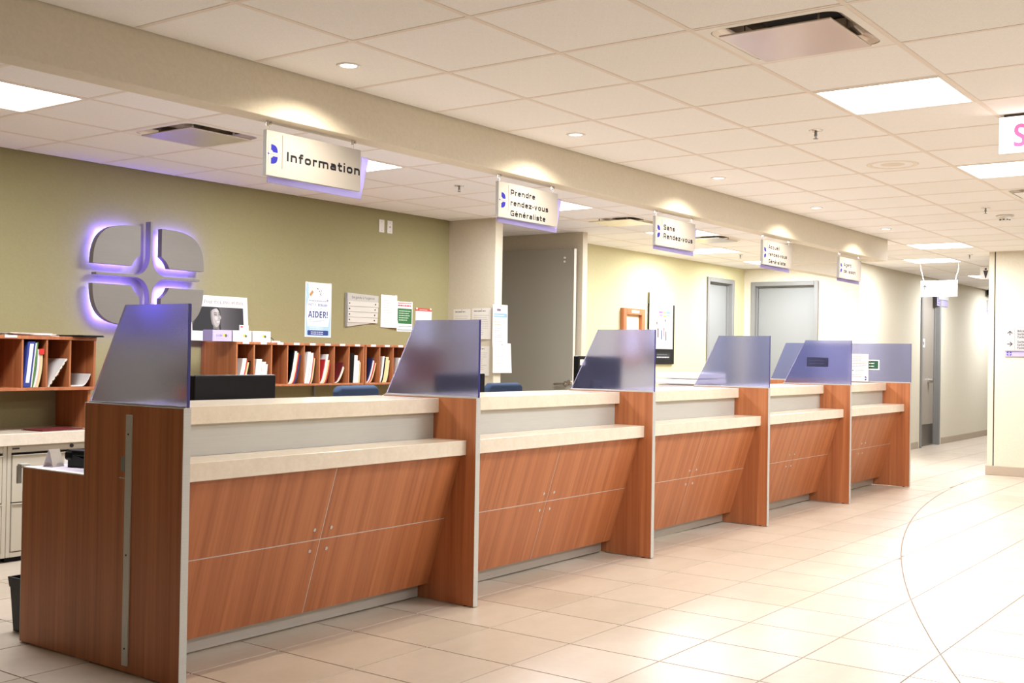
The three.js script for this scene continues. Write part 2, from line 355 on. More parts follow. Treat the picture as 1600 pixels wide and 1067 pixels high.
// ceiling: slab, grid of tees, lay-in panels; holes where a fitting takes a panel's place
const ceiling = struct('ceiling', null);
part(ceiling, 'slab', box(-7, 23, 2.72, 2.84, -7, 8, 0), M.plenum);
const PITCH = 0.6096, FX = -0.03, FZ = 0.29, BX = 0.0, BZ = -1.605;
const front = (i, j) => [FX + i * PITCH, FZ + j * PITCH], back = (i, j) => [BX + i * PITCH, BZ + j * PITCH];
const fittings = [];                         // [x0, z0] of cells taken by lights and diffusers
const frontLights = [[0, 6], [4, 6], [8, 6], [4, 2], [8, 2], [12, 2], [16, -1], [19, -2], [24, -2], [29, -2]].map(([i, j]) => front(i, j));  // the first three are unseen, added to brighten the counter front
const backLights = [[0, -1], [4, -1], [8, -1], [12, -1], [15, -2], [18, -2]].map(([i, j]) => back(i, j));
const frontDiffusers = [[2, 2], [10, 2]].map(([i, j]) => front(i, j));
const backDiffusers = [[2, -1], [10, -1], [13.5, -1]].map(([i, j]) => back(Math.floor(i), j));
fittings.push(...frontLights, ...backLights, ...frontDiffusers, ...backDiffusers);
{
  const zones = [
    { o: [FX, FZ], x: [-6.6, 22], z: [-0.305, 7.4] }, { o: [FX, FZ], x: [9.19, 22], z: [-1.5, -0.305] },
    { o: [BX, BZ], x: [-6.6, 9.05], z: [-3.34, -0.43] }, { o: [BX, BZ], x: [9.05, 12.2], z: [-3.34, -1.63] }, { o: [BX, BZ], x: [5.73, 7.0], z: [-4.4, -3.34] },
  ];
  const cells = [], TW = 0.012, tees = [];
  for (const zn of zones) {
    const i0 = Math.floor((zn.x[0] - zn.o[0]) / PITCH), i1 = Math.ceil((zn.x[1] - zn.o[0]) / PITCH), j0 = Math.floor((zn.z[0] - zn.o[1]) / PITCH), j1 = Math.ceil((zn.z[1] - zn.o[1]) / PITCH);
    for (let i = i0; i < i1; i++) for (let j = j0; j < j1; j++) {
      const X0 = zn.o[0] + i * PITCH, Z0 = zn.o[1] + j * PITCH;
      if (fittings.some((f) => Math.abs(f[0] - X0) < 0.02 && Math.abs(f[1] - Z0) < 0.02)) continue;
      const x0 = Math.max(X0, zn.x[0]), x1 = Math.min(X0 + PITCH, zn.x[1]), z0 = Math.max(Z0, zn.z[0]), z1 = Math.min(Z0 + PITCH, zn.z[1]);
      if (x1 - x0 < 0.03 || z1 - z0 < 0.03) continue;
      cells.push({ r: [x0, x1, z0, z1], s: seenSize((x0 + x1) / 2, HC, (z0 + z1) / 2, x1 - x0, z1 - z0) });
    }
    for (let i = i0 + 1; i < i1; i++) { const x = zn.o[0] + i * PITCH; if (x - TW > zn.x[0] && x + TW < zn.x[1]) tees.push([x - TW, x + TW, zn.z[0], zn.z[1], HC - 0.001]); }
    for (let j = j0 + 1; j < j1; j++) { const z = zn.o[1] + j * PITCH; if (z - TW > zn.z[0] && z + TW < zn.z[1]) tees.push([zn.x[0], zn.x[1], z - TW, z + TW, HC - 0.0014]); }
  }
  tees.forEach((t, n) => part(ceiling, n ? 'grid_tee_' + String(n).padStart(3, '0') : 'grid_tee', box(t[0], t[1], t[4], HC + 0.0004, t[2], t[3], 0.001), M.tee));
  cells.sort((a, b) => b.s - a.s);
  const rest = [];
  cells.forEach((c, n) => { const [x0, x1, z0, z1] = c.r, g = box(x0 + 0.003, x1 - 0.003, HC + 0.0006, HC + 0.018, z0 + 0.0015, z1 - 0.0015, 0.001); if (n < 300 && c.s > 0) part(ceiling, n ? 'ceiling_panel_' + String(n).padStart(3, '0') : 'ceiling_panel', g, M.ceiling[n % 3]); else rest.push(g); });
  const r = part(ceiling, 'far_ceiling_panels', rest, M.ceiling[0]); r.userData.kind = 'stuff';
}

// walls
const T = HC + 0.16;
struct('wall_back', box(-6.6, 5.62, 0, T, -3.47, -3.35, 0), M.wallOlive);
struct('wall_stub_left', box(5.616, 5.727, 0, T, -3.47, -2.79, 0.003), M.wallGrey);
struct('wall_alcove', box(5.4, 7.1, 0, T, -4.5, -4.38, 0), M.wallGrey);
struct('wall_alcove_left', box(5.5, 5.616, 0, T, -4.38, -3.47, 0), M.wallGrey);
struct('wall_stub_right', box(7.0, 7.09, 0, T, -4.38, -2.72, 0.003), M.wallGrey);
{ // the wall with door_1
  const w = struct('wall_middle', null);
  part(w, 'wall_panel', box(7.09, 11.02, 0, T, -3.45, -3.33, 0), M.wallOliveLit);
  part(w, 'wall_panel', box(11.86, 12.32, 0, T, -3.45, -3.33, 0), M.wallOliveLit);
  part(w, 'wall_panel', box(11.02, 11.86, 2.38, T, -3.45, -3.33, 0), M.wallOliveLit);
  part(w, 'wall_panel', box(10.9, 12.0, 0, 2.5, -3.6, -3.56, 0), M.wallGrey);
}
{ // the end wall with door_2
  const w = struct('wall_end', null);
  part(w, 'wall_panel', box(12.2, 12.32, 0, T, -3.33, -3.2, 0), M.wallCream);
  part(w, 'wall_panel', box(12.2, 12.32, 0, T, -2.25, -1.63, 0), M.wallCream);
  part(w, 'wall_panel', box(12.2, 12.32, 2.36, T, -3.2, -2.25, 0), M.wallCream);
  part(w, 'wall_panel', box(12.42, 12.46, 0, 2.5, -3.3, -2.1, 0), M.wallGrey);
}
{ // the corridor wall with door_3
  const w = struct('wall_corridor', null);
  part(w, 'wall_panel', box(11.75, 14.38, 0, T, -1.63, -1.5, 0.003), M.wallCream);
  part(w, 'wall_panel', box(15.38, 22, 0, T, -1.63, -1.5, 0), M.wallCream);
  part(w, 'wall_panel', box(14.38, 15.38, 2.42, T, -1.63, -1.5, 0), M.wallCream);
  part(w, 'wall_panel', box(14.2, 15.6, 0, 2.5, -1.8, -1.76, 0), M.wallGrey);
}
struct('baseboard_corridor', box(15.5, 22, 0, 0.1, -1.5, -1.49, 0.002), M.baseboard);
struct('baseboard_corridor_near', box(11.75, 14.3, 0, 0.1, -1.5, -1.49, 0.002), M.baseboard);
struct('wall_corridor_end', box(22, 22.12, 0, T, -1.63, 7.5, 0), M.wallCream);
struct('wall_right', box(11.0, 11.4, 0, T, 0.338, 7.5, 0.004), M.wallCream);
struct('trim_1', box(10.998, 11.4, 0, T, 0.265, 0.326, 0.004), M.wallCream);
struct('trim_2', box(11.006, 11.3, 0, T, 0.325, 0.339, 0), M.dark);
struct('baseboard_right', box(10.985, 10.999, 0, 0.105, 0.25, 7.5, 0.003), M.baseboard);
struct('wall_front', box(-6.72, 22.1, 0, T, 7.4, 7.52, 0), M.wallCream);
struct('wall_left', box(-6.72, -6.6, 0, T, -3.47, 7.52, 0), M.wallOlive);  // unseen wall; dark olive chosen to keep the near end panel dim
// dropped bulkheads round the reception
struct('beam_front', box(-6.6, 9.17, 2.335, T, -0.43, -0.31, 0.003), M.beam);
struct('beam_return', box(9.05, 9.17, 2.335, T, -1.63, -0.43, 0.003), M.beam);
struct('beam_rear', box(9.17, 11.75, 2.32, T, -1.63, -1.5, 0.003), M.beam);

// doors (part of the setting)
function leafDoor(name, place, turn, w, h, mats, extra) {   // opening of width w seen from +z of its own axes; x from 0 to w
  const d = struct(name, null); d.position.set(...place); d.rotation.y = turn;
  const F = 0.06;
  part(d, 'door_frame', [box(-F, 0.0, 0, h + F, -0.12, 0.02, 0.004), box(w, w + F, 0, h + F, -0.12, 0.02, 0.004), box(0, w, h, h + F, -0.12, 0.02, 0.004), box(0.0, 0.018, 0, h, -0.12, -0.045, 0.002), box(w - 0.018, w, 0, h, -0.12, -0.045, 0.002), box(0.018, w - 0.018, h - 0.018, h, -0.12, -0.045, 0.002)], mats[0]);
  const l = part(d, 'door_leaf', box(0.022, w - 0.022, 0.008, h - 0.022, -0.115, -0.07, 0.003), mats[1]);
  if (extra) extra(d, l);
  return d;
}
leafDoor('door_1', [11.09, 0, -3.33], 0, 0.70, 2.32, [M.frameGrey, M.doorGrey], (d, l) => { const h = part(l, 'door_knob', [cyl(0.03, 0.03, 0.012, 0.63, 1.0, -0.064, 'z'), cyl(0.024, 0.03, 0.045, 0.63, 1.0, -0.035, 'z')], M.chrome); });
leafDoor('door_2', [12.2, 0, -3.16], -Math.PI / 2, 0.87, 2.31, [M.frameGrey, M.doorGrey], (d, l) => part(l, 'door_knob', [cyl(0.03, 0.03, 0.012, 0.08, 1.0, -0.064, 'z'), cyl(0.024, 0.03, 0.045, 0.08, 1.0, -0.035, 'z')], M.chrome));
leafDoor('door_3', [14.44, 0, -1.5], 0, 0.88, 2.36, [M.frameGrey, std({ color: 0x9d9385, roughness: 0.45 })], (d, l) => {
  part(l, 'door_knob', [cyl(0.04, 0.04, 0.014, 0.60, 0.99, -0.064, 'z'), cyl(0.032, 0.04, 0.07, 0.60, 0.99, -0.03, 'z')], M.chrome);
  part(l, 'kick_plate', box(0.03, 0.85, 0.02, 0.33, -0.0705, -0.067, 0.001), std({ color: 0x6d6660, roughness: 0.3, metalness: 0.8 }));
  part(l, 'room_plaque', sheet(0.2, 0.38, 1.5, 1.63, -0.066, 0.006), print(canvasTex(96, 72, (x, w, h) => { x.fillStyle = '#ddd8d0'; x.fillRect(0, 0, w, h); x.fillStyle = '#55524e'; x.beginPath(); x.arc(34, 36, 12, 0, 7); x.fill(); x.fillRect(52, 20, 12, 30); x.fillRect(68, 26, 12, 26); })));
});
{ // the tall grey leaf standing open against the alcove wall
  const d = struct('door_4', null);
  const l = part(d, 'door_leaf', box(6.925, 6.968, 0.01, 2.385, -3.74, -2.775, 0.002), M.leafGrey);
  part(l, 'lit_leaf_edge', box(6.924, 6.969, 0.01, 2.385, -2.7755, -2.772, 0.001), std({ color: 0xd8cdb8, roughness: 0.4 }));  // edge of the same leaf, coloured lighter for the light falling on it
  for (const y of [2.294, 2.254]) part(l, 'through_bolt', cyl(0.011, 0.011, 0.012, 6.92, y, -2.887, 'x', 16), M.white);
  part(l, 'door_lever', [cyl(0.028, 0.028, 0.012, 6.919, 1.0, -2.85, 'x'), cyl(0.011, 0.011, 0.05, 6.9, 1.0, -2.85, 'x', 12), tube([[6.878, 1.0, -2.85], [6.876, 1.0, -2.9], [6.88, 0.995, -2.97]], 0.011, 12)], M.chrome);
  part(l, 'lock_cylinder', cyl(0.022, 0.024, 0.03, 6.912, 1.02, -2.80, 'x'), M.chrome);
}

// ------------------------------------------------------------------ lamps and ceiling fittings
function lightAt(o, w, h, level, tint) {
  const l = new THREE.RectAreaLight(tint, level, w, h); l.rotation.x = -Math.PI / 2; l.position.set(0, -0.012, 0); l.castShadow = true; o.add(l);
}
function makePanelLight(label, pos) {
  const o = thing('ceiling_light', label, 'ceiling light', pos, 0, 'square lay-in ceiling lights');
  const a = 0.293;
  part(o, 'frame', [box(-a, a, -0.004, 0.03, -a, -a + 0.012, 0.002), box(-a, a, -0.004, 0.03, a - 0.012, a, 0.002), box(-a, -a + 0.012, -0.004, 0.03, -a + 0.012, a - 0.012, 0.002), box(a - 0.012, a, -0.004, 0.03, -a + 0.012, a - 0.012, 0.002)], M.white);
  part(o, 'diffuser', box(-a + 0.013, a - 0.013, -0.001, 0.012, -a + 0.013, a - 0.013, 0.001), M.glow);
  lightAt(o, 0.56, 0.56, PANEL, PANEL_TINT);
  return o;
}
const centre = ([x, z]) => [x + PITCH / 2, HC, z + PITCH / 2];
const FL = ['added unseen square ceiling light brightening the counter front, nearest the viewer', 'added unseen square ceiling light brightening the counter front, right of the viewer', 'added unseen square ceiling light brightening the counter front, far right of the viewer', 'largest bright square ceiling light, in front of the dropped beam near the white exit sign',
  'square ceiling light just under the white exit sign at the right edge', 'square ceiling light beside the right air vent past the exit sign', 'square ceiling light just beyond the end of the dropped beam', 'square ceiling light whose cords hold the white hanging arrow sign',
  'far square ceiling light half behind the men washroom sign', 'last square ceiling light at the corridor end'];
const BL = ['square ceiling light at the left edge above the olive wall', 'square ceiling light peeking out behind the Information sign', 'square ceiling light behind the sign with three lines starting Prendre', 'square ceiling light behind the sign reading Sans Rendez-vous', 'square ceiling light above the olive wall with the black framed poster', 'square ceiling light in front of the grey door in the far corner'];
let lamp0 = null;
const placeLamp = (c, label) => { if (!lamp0) lamp0 = makePanelLight(label, centre(c)); else copyOf(lamp0, 'ceiling_light', centre(c), 0, label, 'square lay-in ceiling lights'); };
frontLights.forEach((c, n) => placeLamp(c, FL[n])); backLights.forEach((c, n) => placeLamp(c, BL[n]));

function makeDiffuser(label, pos) {
  const o = thing('air_diffuser', label, 'air vent', pos, 0, 'square ceiling air diffusers');
  const a = 0.296, sh = new THREE.Shape([[-a, -a], [a, -a], [a, a], [-a, a]].map((p) => new THREE.Vector2(...p)));
  const k = 0.262, r = 0.07, hole = new THREE.Path();
  hole.moveTo(-k + r, -k); hole.lineTo(k - r, -k); hole.quadraticCurveTo(k, -k, k, -k + r); hole.lineTo(k, k - r); hole.quadraticCurveTo(k, k, k - r, k); hole.lineTo(-k + r, k); hole.quadraticCurveTo(-k, k, -k, k - r); hole.lineTo(-k, -k + r); hole.quadraticCurveTo(-k, -k, -k + r, -k);
  sh.holes.push(hole);
  const f = new THREE.ExtrudeGeometry(sh, { depth: 0.005, bevelEnabled: false, curveSegments: 8 }); f.rotateX(Math.PI / 2); f.translate(0, 0.003, 0);
  part(o, 'frame', triUV(f), M.white);
  // curved throat: rings of a rounded square that narrow upward
  const ring = (kk, rr2, y) => { const pts = [], n = 6; for (const [sx, sz, a0] of [[1, 1, 0], [-1, 1, Math.PI / 2], [-1, -1, Math.PI], [1, -1, Math.PI * 1.5]]) for (let i = 0; i <= n; i++) { const t = a0 + (i / n) * Math.PI / 2; pts.push([sx * (kk - rr2) + rr2 * Math.cos(t), y, sz * (kk - rr2) + rr2 * Math.sin(t)]); } return pts; };
  const rings = [ring(0.262, 0.07, 0), ring(0.245, 0.06, 0.014), ring(0.215, 0.05, 0.03), ring(0.19, 0.05, 0.06), ring(0.18, 0.05, 0.1)], pos2 = [];
  for (let q = 0; q + 1 < rings.length; q++) for (let i = 0; i < rings[q].length; i++) { const j = (i + 1) % rings[q].length, A = rings[q][i], B = rings[q][j], C = rings[q + 1][j], D = rings[q + 1][i]; pos2.push(...A, ...B, ...C, ...A, ...C, ...D); }
  const tg = new THREE.BufferGeometry(); tg.setAttribute('position', new THREE.Float32BufferAttribute(pos2, 3)); tg.computeVertexNormals();
  part(o, 'throat', triUV(tg), M.diffuserMetal);
  part(o, 'duct_cap', box(-0.2, 0.2, 0.1, 0.104, -0.2, 0.2, 0), M.blackSoft);
  part(o, 'plaque', rbox(-0.224, 0.224, -0.02, -0.013, -0.224, 0.224, 0.003, 2), M.diffuserMetal);
  for (const [x, z] of [[-0.15, -0.15], [0.15, -0.15], [0.15, 0.15], [-0.15, 0.15]]) part(o, 'hanger', box(x - 0.008, x + 0.008, -0.0135, 0.1, z - 0.001, z + 0.001, 0), M.diffuserMetal);
  return o;
}
const D1 = makeDiffuser('large shiny air diffuser at the top of the photo beside the brightest ceiling light', centre(frontDiffusers[0]));
copyOf(D1, 'air_diffuser', centre(frontDiffusers[1]), 0, 'air diffuser cut by the right edge below the exit sign', 'square ceiling air diffusers');
copyOf(D1, 'air_diffuser', centre(backDiffusers[0]), 0, 'air diffuser with blue reflections to the left of the Information sign', 'square ceiling air diffusers');
copyOf(D1, 'air_diffuser', centre(backDiffusers[1]), 0, 'air diffuser between the Prendre sign and the Sans sign', 'square ceiling air diffusers');
copyOf(D1, 'air_diffuser', centre(backDiffusers[2]), 0, 'small far air diffuser to the right of the Sans Rendez-vous sign', 'square ceiling air diffusers');

function makeDownlight(label, pos) {
  const o = thing('downlight', label, 'downlight', pos, 0, 'round downlights in front of the beam');
  part(o, 'trim_ring', lathe([[0.036, -0.001], [0.04, -0.005], [0.052, -0.006], [0.055, -0.002], [0.055, 0.004], [0.036, 0.004]], 0, 0, 0, 36), M.white);
  part(o, 'lens', lathe([[0, -0.002], [0.036, -0.002], [0.036, 0.003], [0, 0.003]], 0, 0, 0, 36), M.lampGlow);
  return o;
}
function addSpot(o) { const s = new THREE.SpotLight(SPOT_TINT, SPOT, 0, 1.27, 0.6, 2); s.position.set(0, -0.012, 0); s.target.position.set(0, -1, 0); s.castShadow = true; s.shadow.radius = 0.4; o.add(s, s.target); }
const DL = [[0.85, 'largest round downlight, above the Information sign'], [2.69, 'round downlight above the Prendre sign'], [4.53, 'round downlight above the sign reading Sans'], [6.37, 'round downlight above the sign reading Accueil'], [8.16, 'farthest round downlight, above the sign reading Agent']];
let dl0 = null; const dls = [];
DL.forEach(([x, l]) => { const p = [x, HC + 0.001, 0.0]; if (!dl0) dl0 = makeDownlight(l, p); else dls.push(copyOf(dl0, 'downlight', p, 0, l, 'round downlights in front of the beam')); });
[dl0, ...dls].forEach(addSpot);

function makeSprinkler(label, pos) {
  const o = thing('sprinkler', label, 'sprinkler', pos, 0, 'ceiling sprinklers');
  part(o, 'escutcheon', lathe([[0, 0.003], [0.034, 0.003], [0.04, -0.002], [0.034, -0.008], [0.012, -0.012], [0, -0.012]], 0, 0, 0), M.chrome);
  part(o, 'head', [cyl(0.007, 0.009, 0.022, 0, -0.022, 0, 'y', 12), tube([[-0.004, -0.03, 0], [-0.010, -0.038, 0], [-0.003, -0.047, 0]], 0.0025, 8, 6), tube([[0.004, -0.03, 0], [0.010, -0.038, 0], [0.003, -0.047, 0]], 0.0025, 8, 6), cyl(0.013, 0.013, 0.002, 0, -0.049, 0, 'y', 14)], M.frameGrey);
  return o;
}
const SP = [[3.29, 1.195, 'nearest ceiling sprinkler, below the brightest ceiling light'], [7.05, 1.18, 'ceiling sprinkler beside the smoke detector'], [11.25, -0.015, 'far ceiling sprinkler above the men washroom sign'], [3.887, -1.83, 'ceiling sprinkler behind the beam between the Information and Prendre signs'], [10.06, -2.4, 'far ceiling sprinkler behind the beam left of the Accueil sign']];
let sp0 = null;
SP.forEach(([x, z, l]) => { const p = [x, HC + 0.0035, z]; if (!sp0) sp0 = makeSprinkler(l, p); else copyOf(sp0, 'sprinkler', p, 0, l, 'ceiling sprinklers'); });
{
  const o = thing('ceiling_speaker', 'flat round beige speaker grille in the ceiling below the brightest light', 'speaker', [4.6, HC + 0.004, 1.2]);
  part(o, 'rim', lathe([[0.125, 0], [0.13, -0.006], [0.155, -0.008], [0.165, -0.002], [0.165, 0.002]], 0, 0, 0, 48), std({ color: 0xe6ddd0, roughness: 0.6 }));
  part(o, 'grille', lathe([[0, -0.004], [0.126, -0.003], [0.126, 0.002], [0, 0.002]], 0, 0, 0, 48), std({ color: 0xe0d6c7, roughness: 0.7 }));
  const d = thing('smoke_detector', 'round white smoke detector with dark sensor slots on the ceiling', 'smoke detector', [7.62, HC + 0.004, 1.2]);
  part(d, 'base', lathe([[0, 0], [0.07, 0], [0.072, -0.012], [0.066, -0.02], [0, -0.02]], 0, 0, 0), M.plastic);
  part(d, 'chamber', lathe([[0.05, -0.02], [0.046, -0.034], [0.03, -0.05], [0, -0.052]], 0, 0, 0), M.plastic);
  for (let k = 0; k < 8; k++) { const a = k * Math.PI / 4; const g = box(-0.008, 0.008, -0.046, -0.038, -0.002, 0.006, 0); g.rotateY(a); g.translate(Math.sin(a) * 0.038, 0, Math.cos(a) * 0.038); part(d, 'sensor_slot', g, M.black); }
}
{ // exit sign
  const t = canvasTex(512, 304, (x, w, h) => {
    x.fillStyle = '#f6f1ee'; x.fillRect(0, 0, w, h); x.strokeStyle = '#cfc4bf'; x.lineWidth = 4; x.strokeRect(14, 14, w - 28, h - 28);
    x.fillStyle = '#e8476f'; x.font = 'bold 262px sans-serif'; x.textBaseline = 'middle'; x.save(); x.translate(96, 164); x.scale(0.78, 1.0); x.fillText('SORTIE', 0, 0); x.restore();
  });
  const o = thing('exit_sign', 'white lit exit sign with red SORTIE letters, cut by the right edge', 'exit sign', [3.4, 2.36, 2.13]);
  part(o, 'housing', rbox(0.0, 0.055, 0, 0.185, 0, 0.34, 0.006), M.white);
  part(o, 'canopy', box(0.005, 0.05, 0.185, 0.2, 0.02, 0.32, 0.002), M.dark);
  const g = sheet(-0.17, 0.17, -0.0925, 0.0925, 0, 0.003); g.rotateY(-Math.PI / 2); g.translate(-0.002, 0.0925, 0.17);
  part(o, 'face', g, print(t, { emissive: new THREE.Color(1, 0.94, 0.92), emissiveMap: t, emissiveIntensity: 0.75 }));
  const l = new THREE.RectAreaLight(new THREE.Color().setRGB(1, 0.8, 0.78), 0.3, 0.34, 0.185); l.position.set(-0.01, 0.0925, 0.17); l.rotation.y = Math.PI / 2; o.add(l);
}
{ // men washroom sign, hanging arrow sign
  const o = thing('washroom_sign', 'small white sign with a standing man symbol, under the corridor ceiling', 'sign', [13.0, 2.39, -0.325]);
  const t = canvasTex(128, 160, (x, w, h) => { x.fillStyle = '#eee8e2'; x.fillRect(0, 0, w, h); x.fillStyle = '#3b342f'; x.beginPath(); x.arc(64, 32, 13, 0, 7); x.fill(); x.beginPath(); x.moveTo(36, 50); x.lineTo(92, 50); x.lineTo(82, 96); x.lineTo(68, 150); x.lineTo(60, 150); x.lineTo(46, 96); x.fill(); });
  const g = sheet(-0.07, 0.07, 0, 0.165, 0, 0.002); g.rotateY(-Math.PI / 2); g.translate(-0.002, 0, 0.07);
  part(o, 'plate', box(0, 0.012, 0, 0.168, 0, 0.14, 0.001), M.white); part(o, 'printed_face', g, print(t));
  const h = thing('hanging_sign', 'white sign with an arrow hanging on two cords in the corridor', 'sign', [12.2, 2.122, -0.86]);
  const t2 = canvasTex(512, 232, (x, w, hh) => {
    x.fillStyle = '#8f8b87'; x.fillRect(0, 0, w, hh); x.strokeStyle = '#0c0608'; x.lineWidth = 13; x.beginPath(); x.moveTo(58, 130); x.lineTo(58, 72); x.moveTo(30, 98); x.lineTo(58, 70); x.lineTo(86, 98); x.stroke();
    x.fillStyle = '#1c1216'; x.font = 'bold 46px sans-serif'; x.fillText('Réception', 140, 78); x.fillText('Médecins', 140, 138); x.fillText('spécialistes', 140, 198);
  });
  const g2 = sheet(-0.23, 0.23, 0, 0.208, 0, 0.002); g2.rotateY(-Math.PI / 2); g2.translate(-0.002, 0, 0.23);
  part(h, 'plate', box(0, 0.01, 0, 0.208, 0, 0.46, 0.001), M.white); part(h, 'printed_face', g2, print(t2));
  part(h, 'cord', tube([[0.005, 0.207, 0.035], [0.02, 0.25, 0.022], [0.05, 0.36, -0.012], [0.07, 0.437, -0.03]], 0.0045, 12, 6), M.white);
  part(h, 'cord', tube([[0.005, 0.207, 0.434], [0.02, 0.26, 0.44], [0.05, 0.36, 0.458], [0.07, 0.437, 0.45]], 0.0045, 12, 6), M.white);
}
{ // directory sign on the right wall, blue sign and small things on the corridor wall
  const o = thing('directory_sign', 'silver directory sign with two arrows on a lavender back plate, on the right wall', 'sign', [11.0, 1.36, 0.447]);
  part(o, 'back_plate', box(-0.014, -0.008, 0, 0.335, 0, 0.62, 0.001), M.lavender);
  part(o, 'face_plate', box(-0.026, -0.016, 0.064, 0.328, 0.008, 0.62, 0.001), M.silver);
  for (const [y, z] of [[0.1, 0.05], [0.3, 0.05], [0.1, 0.57], [0.3, 0.57]]) part(o, 'standoff', cyl(0.008, 0.008, 0.03, -0.012, y, z, 'x', 12), M.chrome);
  const t = canvasTex(640, 272, (x, w, h) => {
    x.fillStyle = '#bcb6b2'; x.fillRect(0, 0, w, h); x.strokeStyle = '#8c8684'; x.lineWidth = 3; x.beginPath(); x.moveTo(106, 0); x.lineTo(106, h); x.stroke();
    x.strokeStyle = '#2c2628'; x.lineWidth = 9; x.beginPath(); x.moveTo(52, 88); x.lineTo(52, 44); x.moveTo(26, 68); x.lineTo(52, 42); x.lineTo(78, 68); x.moveTo(22, 192); x.lineTo(76, 192); x.moveTo(52, 168); x.lineTo(78, 192); x.lineTo(52, 216); x.stroke();
    x.fillStyle = '#2c2628'; x.font = 'bold 34px sans-serif'; ['Réception', 'Suites 2 à 6', 'Toilettes'].forEach((s, i) => x.fillText(s, 134, 52 + i * 36)); ['Suites 1 T', "Salle d'attente", 'Toilettes'].forEach((s, i) => x.fillText(s, 134, 178 + i * 36));
  });
  const g = sheet(-0.306, 0.306, 0, 0.264, 0, 0.001); g.rotateY(-Math.PI / 2); g.translate(-0.0268, 0.064, 0.314); part(o, 'printed_face', g, print(t));
  const te = canvasTex(96, 96, (x, w, h) => { x.fillStyle = '#b4a9dc'; x.fillRect(0, 0, w, h); emblem(x, 44, 48, 74, '#2a2a96'); x.scale(-1, 1); x.translate(-92, 0); emblem(x, 44, 48, 74, '#2a2a96'); });
  const ge = sheet(-0.03, 0.03, 0, 0.06, 0, 0.001); ge.rotateY(-Math.PI / 2); ge.translate(-0.0148, 0.002, 0.05); part(o, 'emblem', ge, print(te));
  const b = thing('wall_sign', 'blue and lavender sign on the corridor wall behind the hanging arrow sign', 'sign', [15.2, 2.15, -1.5]);
  part(b, 'back_plate', box(0, 0.55, 0, 0.3, 0, 0.012, 0.001), M.lavender); part(b, 'face_plate', box(0.02, 0.55, 0.1, 0.3, 0.018, 0.026, 0.001), M.silver);
  const gb = sheet(0.02, 0.16, 0.006, 0.096, 0.0126, 0.001); part(b, 'emblem', gb, print(te)); part(b, 'standoff', [cyl(0.008, 0.008, 0.012, 0.06, 0.2, 0.014, 'z', 10), cyl(0.008, 0.008, 0.012, 0.5, 0.2, 0.014, 'z', 10)], M.chrome);
  const c = thing('camera_box', 'small black box high on the corridor wall by the right column', 'security camera', [18.1, 2.46, -1.5]);
  part(c, 'bracket', box(0.1, 0.16, 0.03, 0.07, 0, 0.03, 0.002), M.dark); part(c, 'housing', rbox(0, 0.28, 0, 0.095, 0.03, 0.16, 0.01), M.black);
  const s = thing('projecting_sign', 'thin purple edged sign on the corridor wall by the right column', 'sign', [18.22, 2.14, -1.5]);
  part(s, 'plate', box(0, 0.3, 0.06, 0.24, 0.008, 0.02, 0.001), M.silver); part(s, 'back_plate', box(0, 0.3, 0, 0.24, 0, 0.008, 0.001), M.lavender);
}

// ------------------------------------------------------------------ hanging counter signs
function signTexture(lines) {
  return canvasTex(1024, 344, (x, w, h) => {
    x.fillStyle = '#aaa49d'; x.fillRect(0, 0, w, h);
    x.fillStyle = '#746e6c'; x.fillRect(158, 18, 8, 262);
    emblem(x, 22, 178, 150, '#22228c');
    x.strokeStyle = '#17161c';
    if (lines.length === 1) letter(x, lines[0], 206, 212, 74, 1.31);
    else lines.forEach((l, i) => lines.length === 2 ? letter(x, l, 200, 146 + i * 106, 64, 1.28) : letter(x, l, 198, 112 + i * 103, 56, 1.32));
  });
}
const signX = [0.712, 2.457, 4.305, 6.147, 7.94];
const signText = [['Information'], ['Prendre', 'rendez-vous', 'Généraliste'], ['Sans', 'Rendez-vous'], ['Accueil', 'rendez-vous', 'Généraliste'], ['Agent', 'de liaison']];
signX.forEach((x, n) => {
  const o = thing('hanging_counter_sign', 'silver hanging sign reading ' + signText[n].join(' ') + ' under the dropped beam', 'sign', [x, 2.087, -0.375], 0, 'hanging counter signs');
  part(o, 'face_plate', box(0, 0.61, 0, 0.206, -0.02, 0, 0.001), M.silver);
  part(o, 'printed_face', sheet(0.001, 0.609, 0.001, 0.205, 0.0008, 0.0012), print(signTexture(signText[n]), { roughness: 0.75, specularIntensity: 0.5 }));
  part(o, 'back_plate', alongZ([[0.045, -0.025], [0.655, -0.03], [0.708, 0.184], [0.055, 0.184]], -0.042, -0.036), M.acrylicBack);
  for (const [sx, sy] of [[0.09, 0.03], [0.09, 0.17], [0.55, 0.03], [0.55, 0.17]]) part(o, 'standoff', cyl(0.008, 0.008, 0.018, sx, sy, -0.028, 'z', 12), M.chrome);
  for (const sx of [0.02, 0.565]) {
    part(o, 'cable', cyl(0.0012, 0.0012, 0.05, sx, 0.226, -0.006, 'y', 8), M.chrome);
    part(o, 'cable_clip', [cyl(0.007, 0.007, 0.022, sx - 0.008, 0.237, -0.006, 'y', 12), cyl(0.005, 0.007, 0.014, sx + 0.01, 0.241, -0.006, 'y', 12)], M.chrome);
  }
});

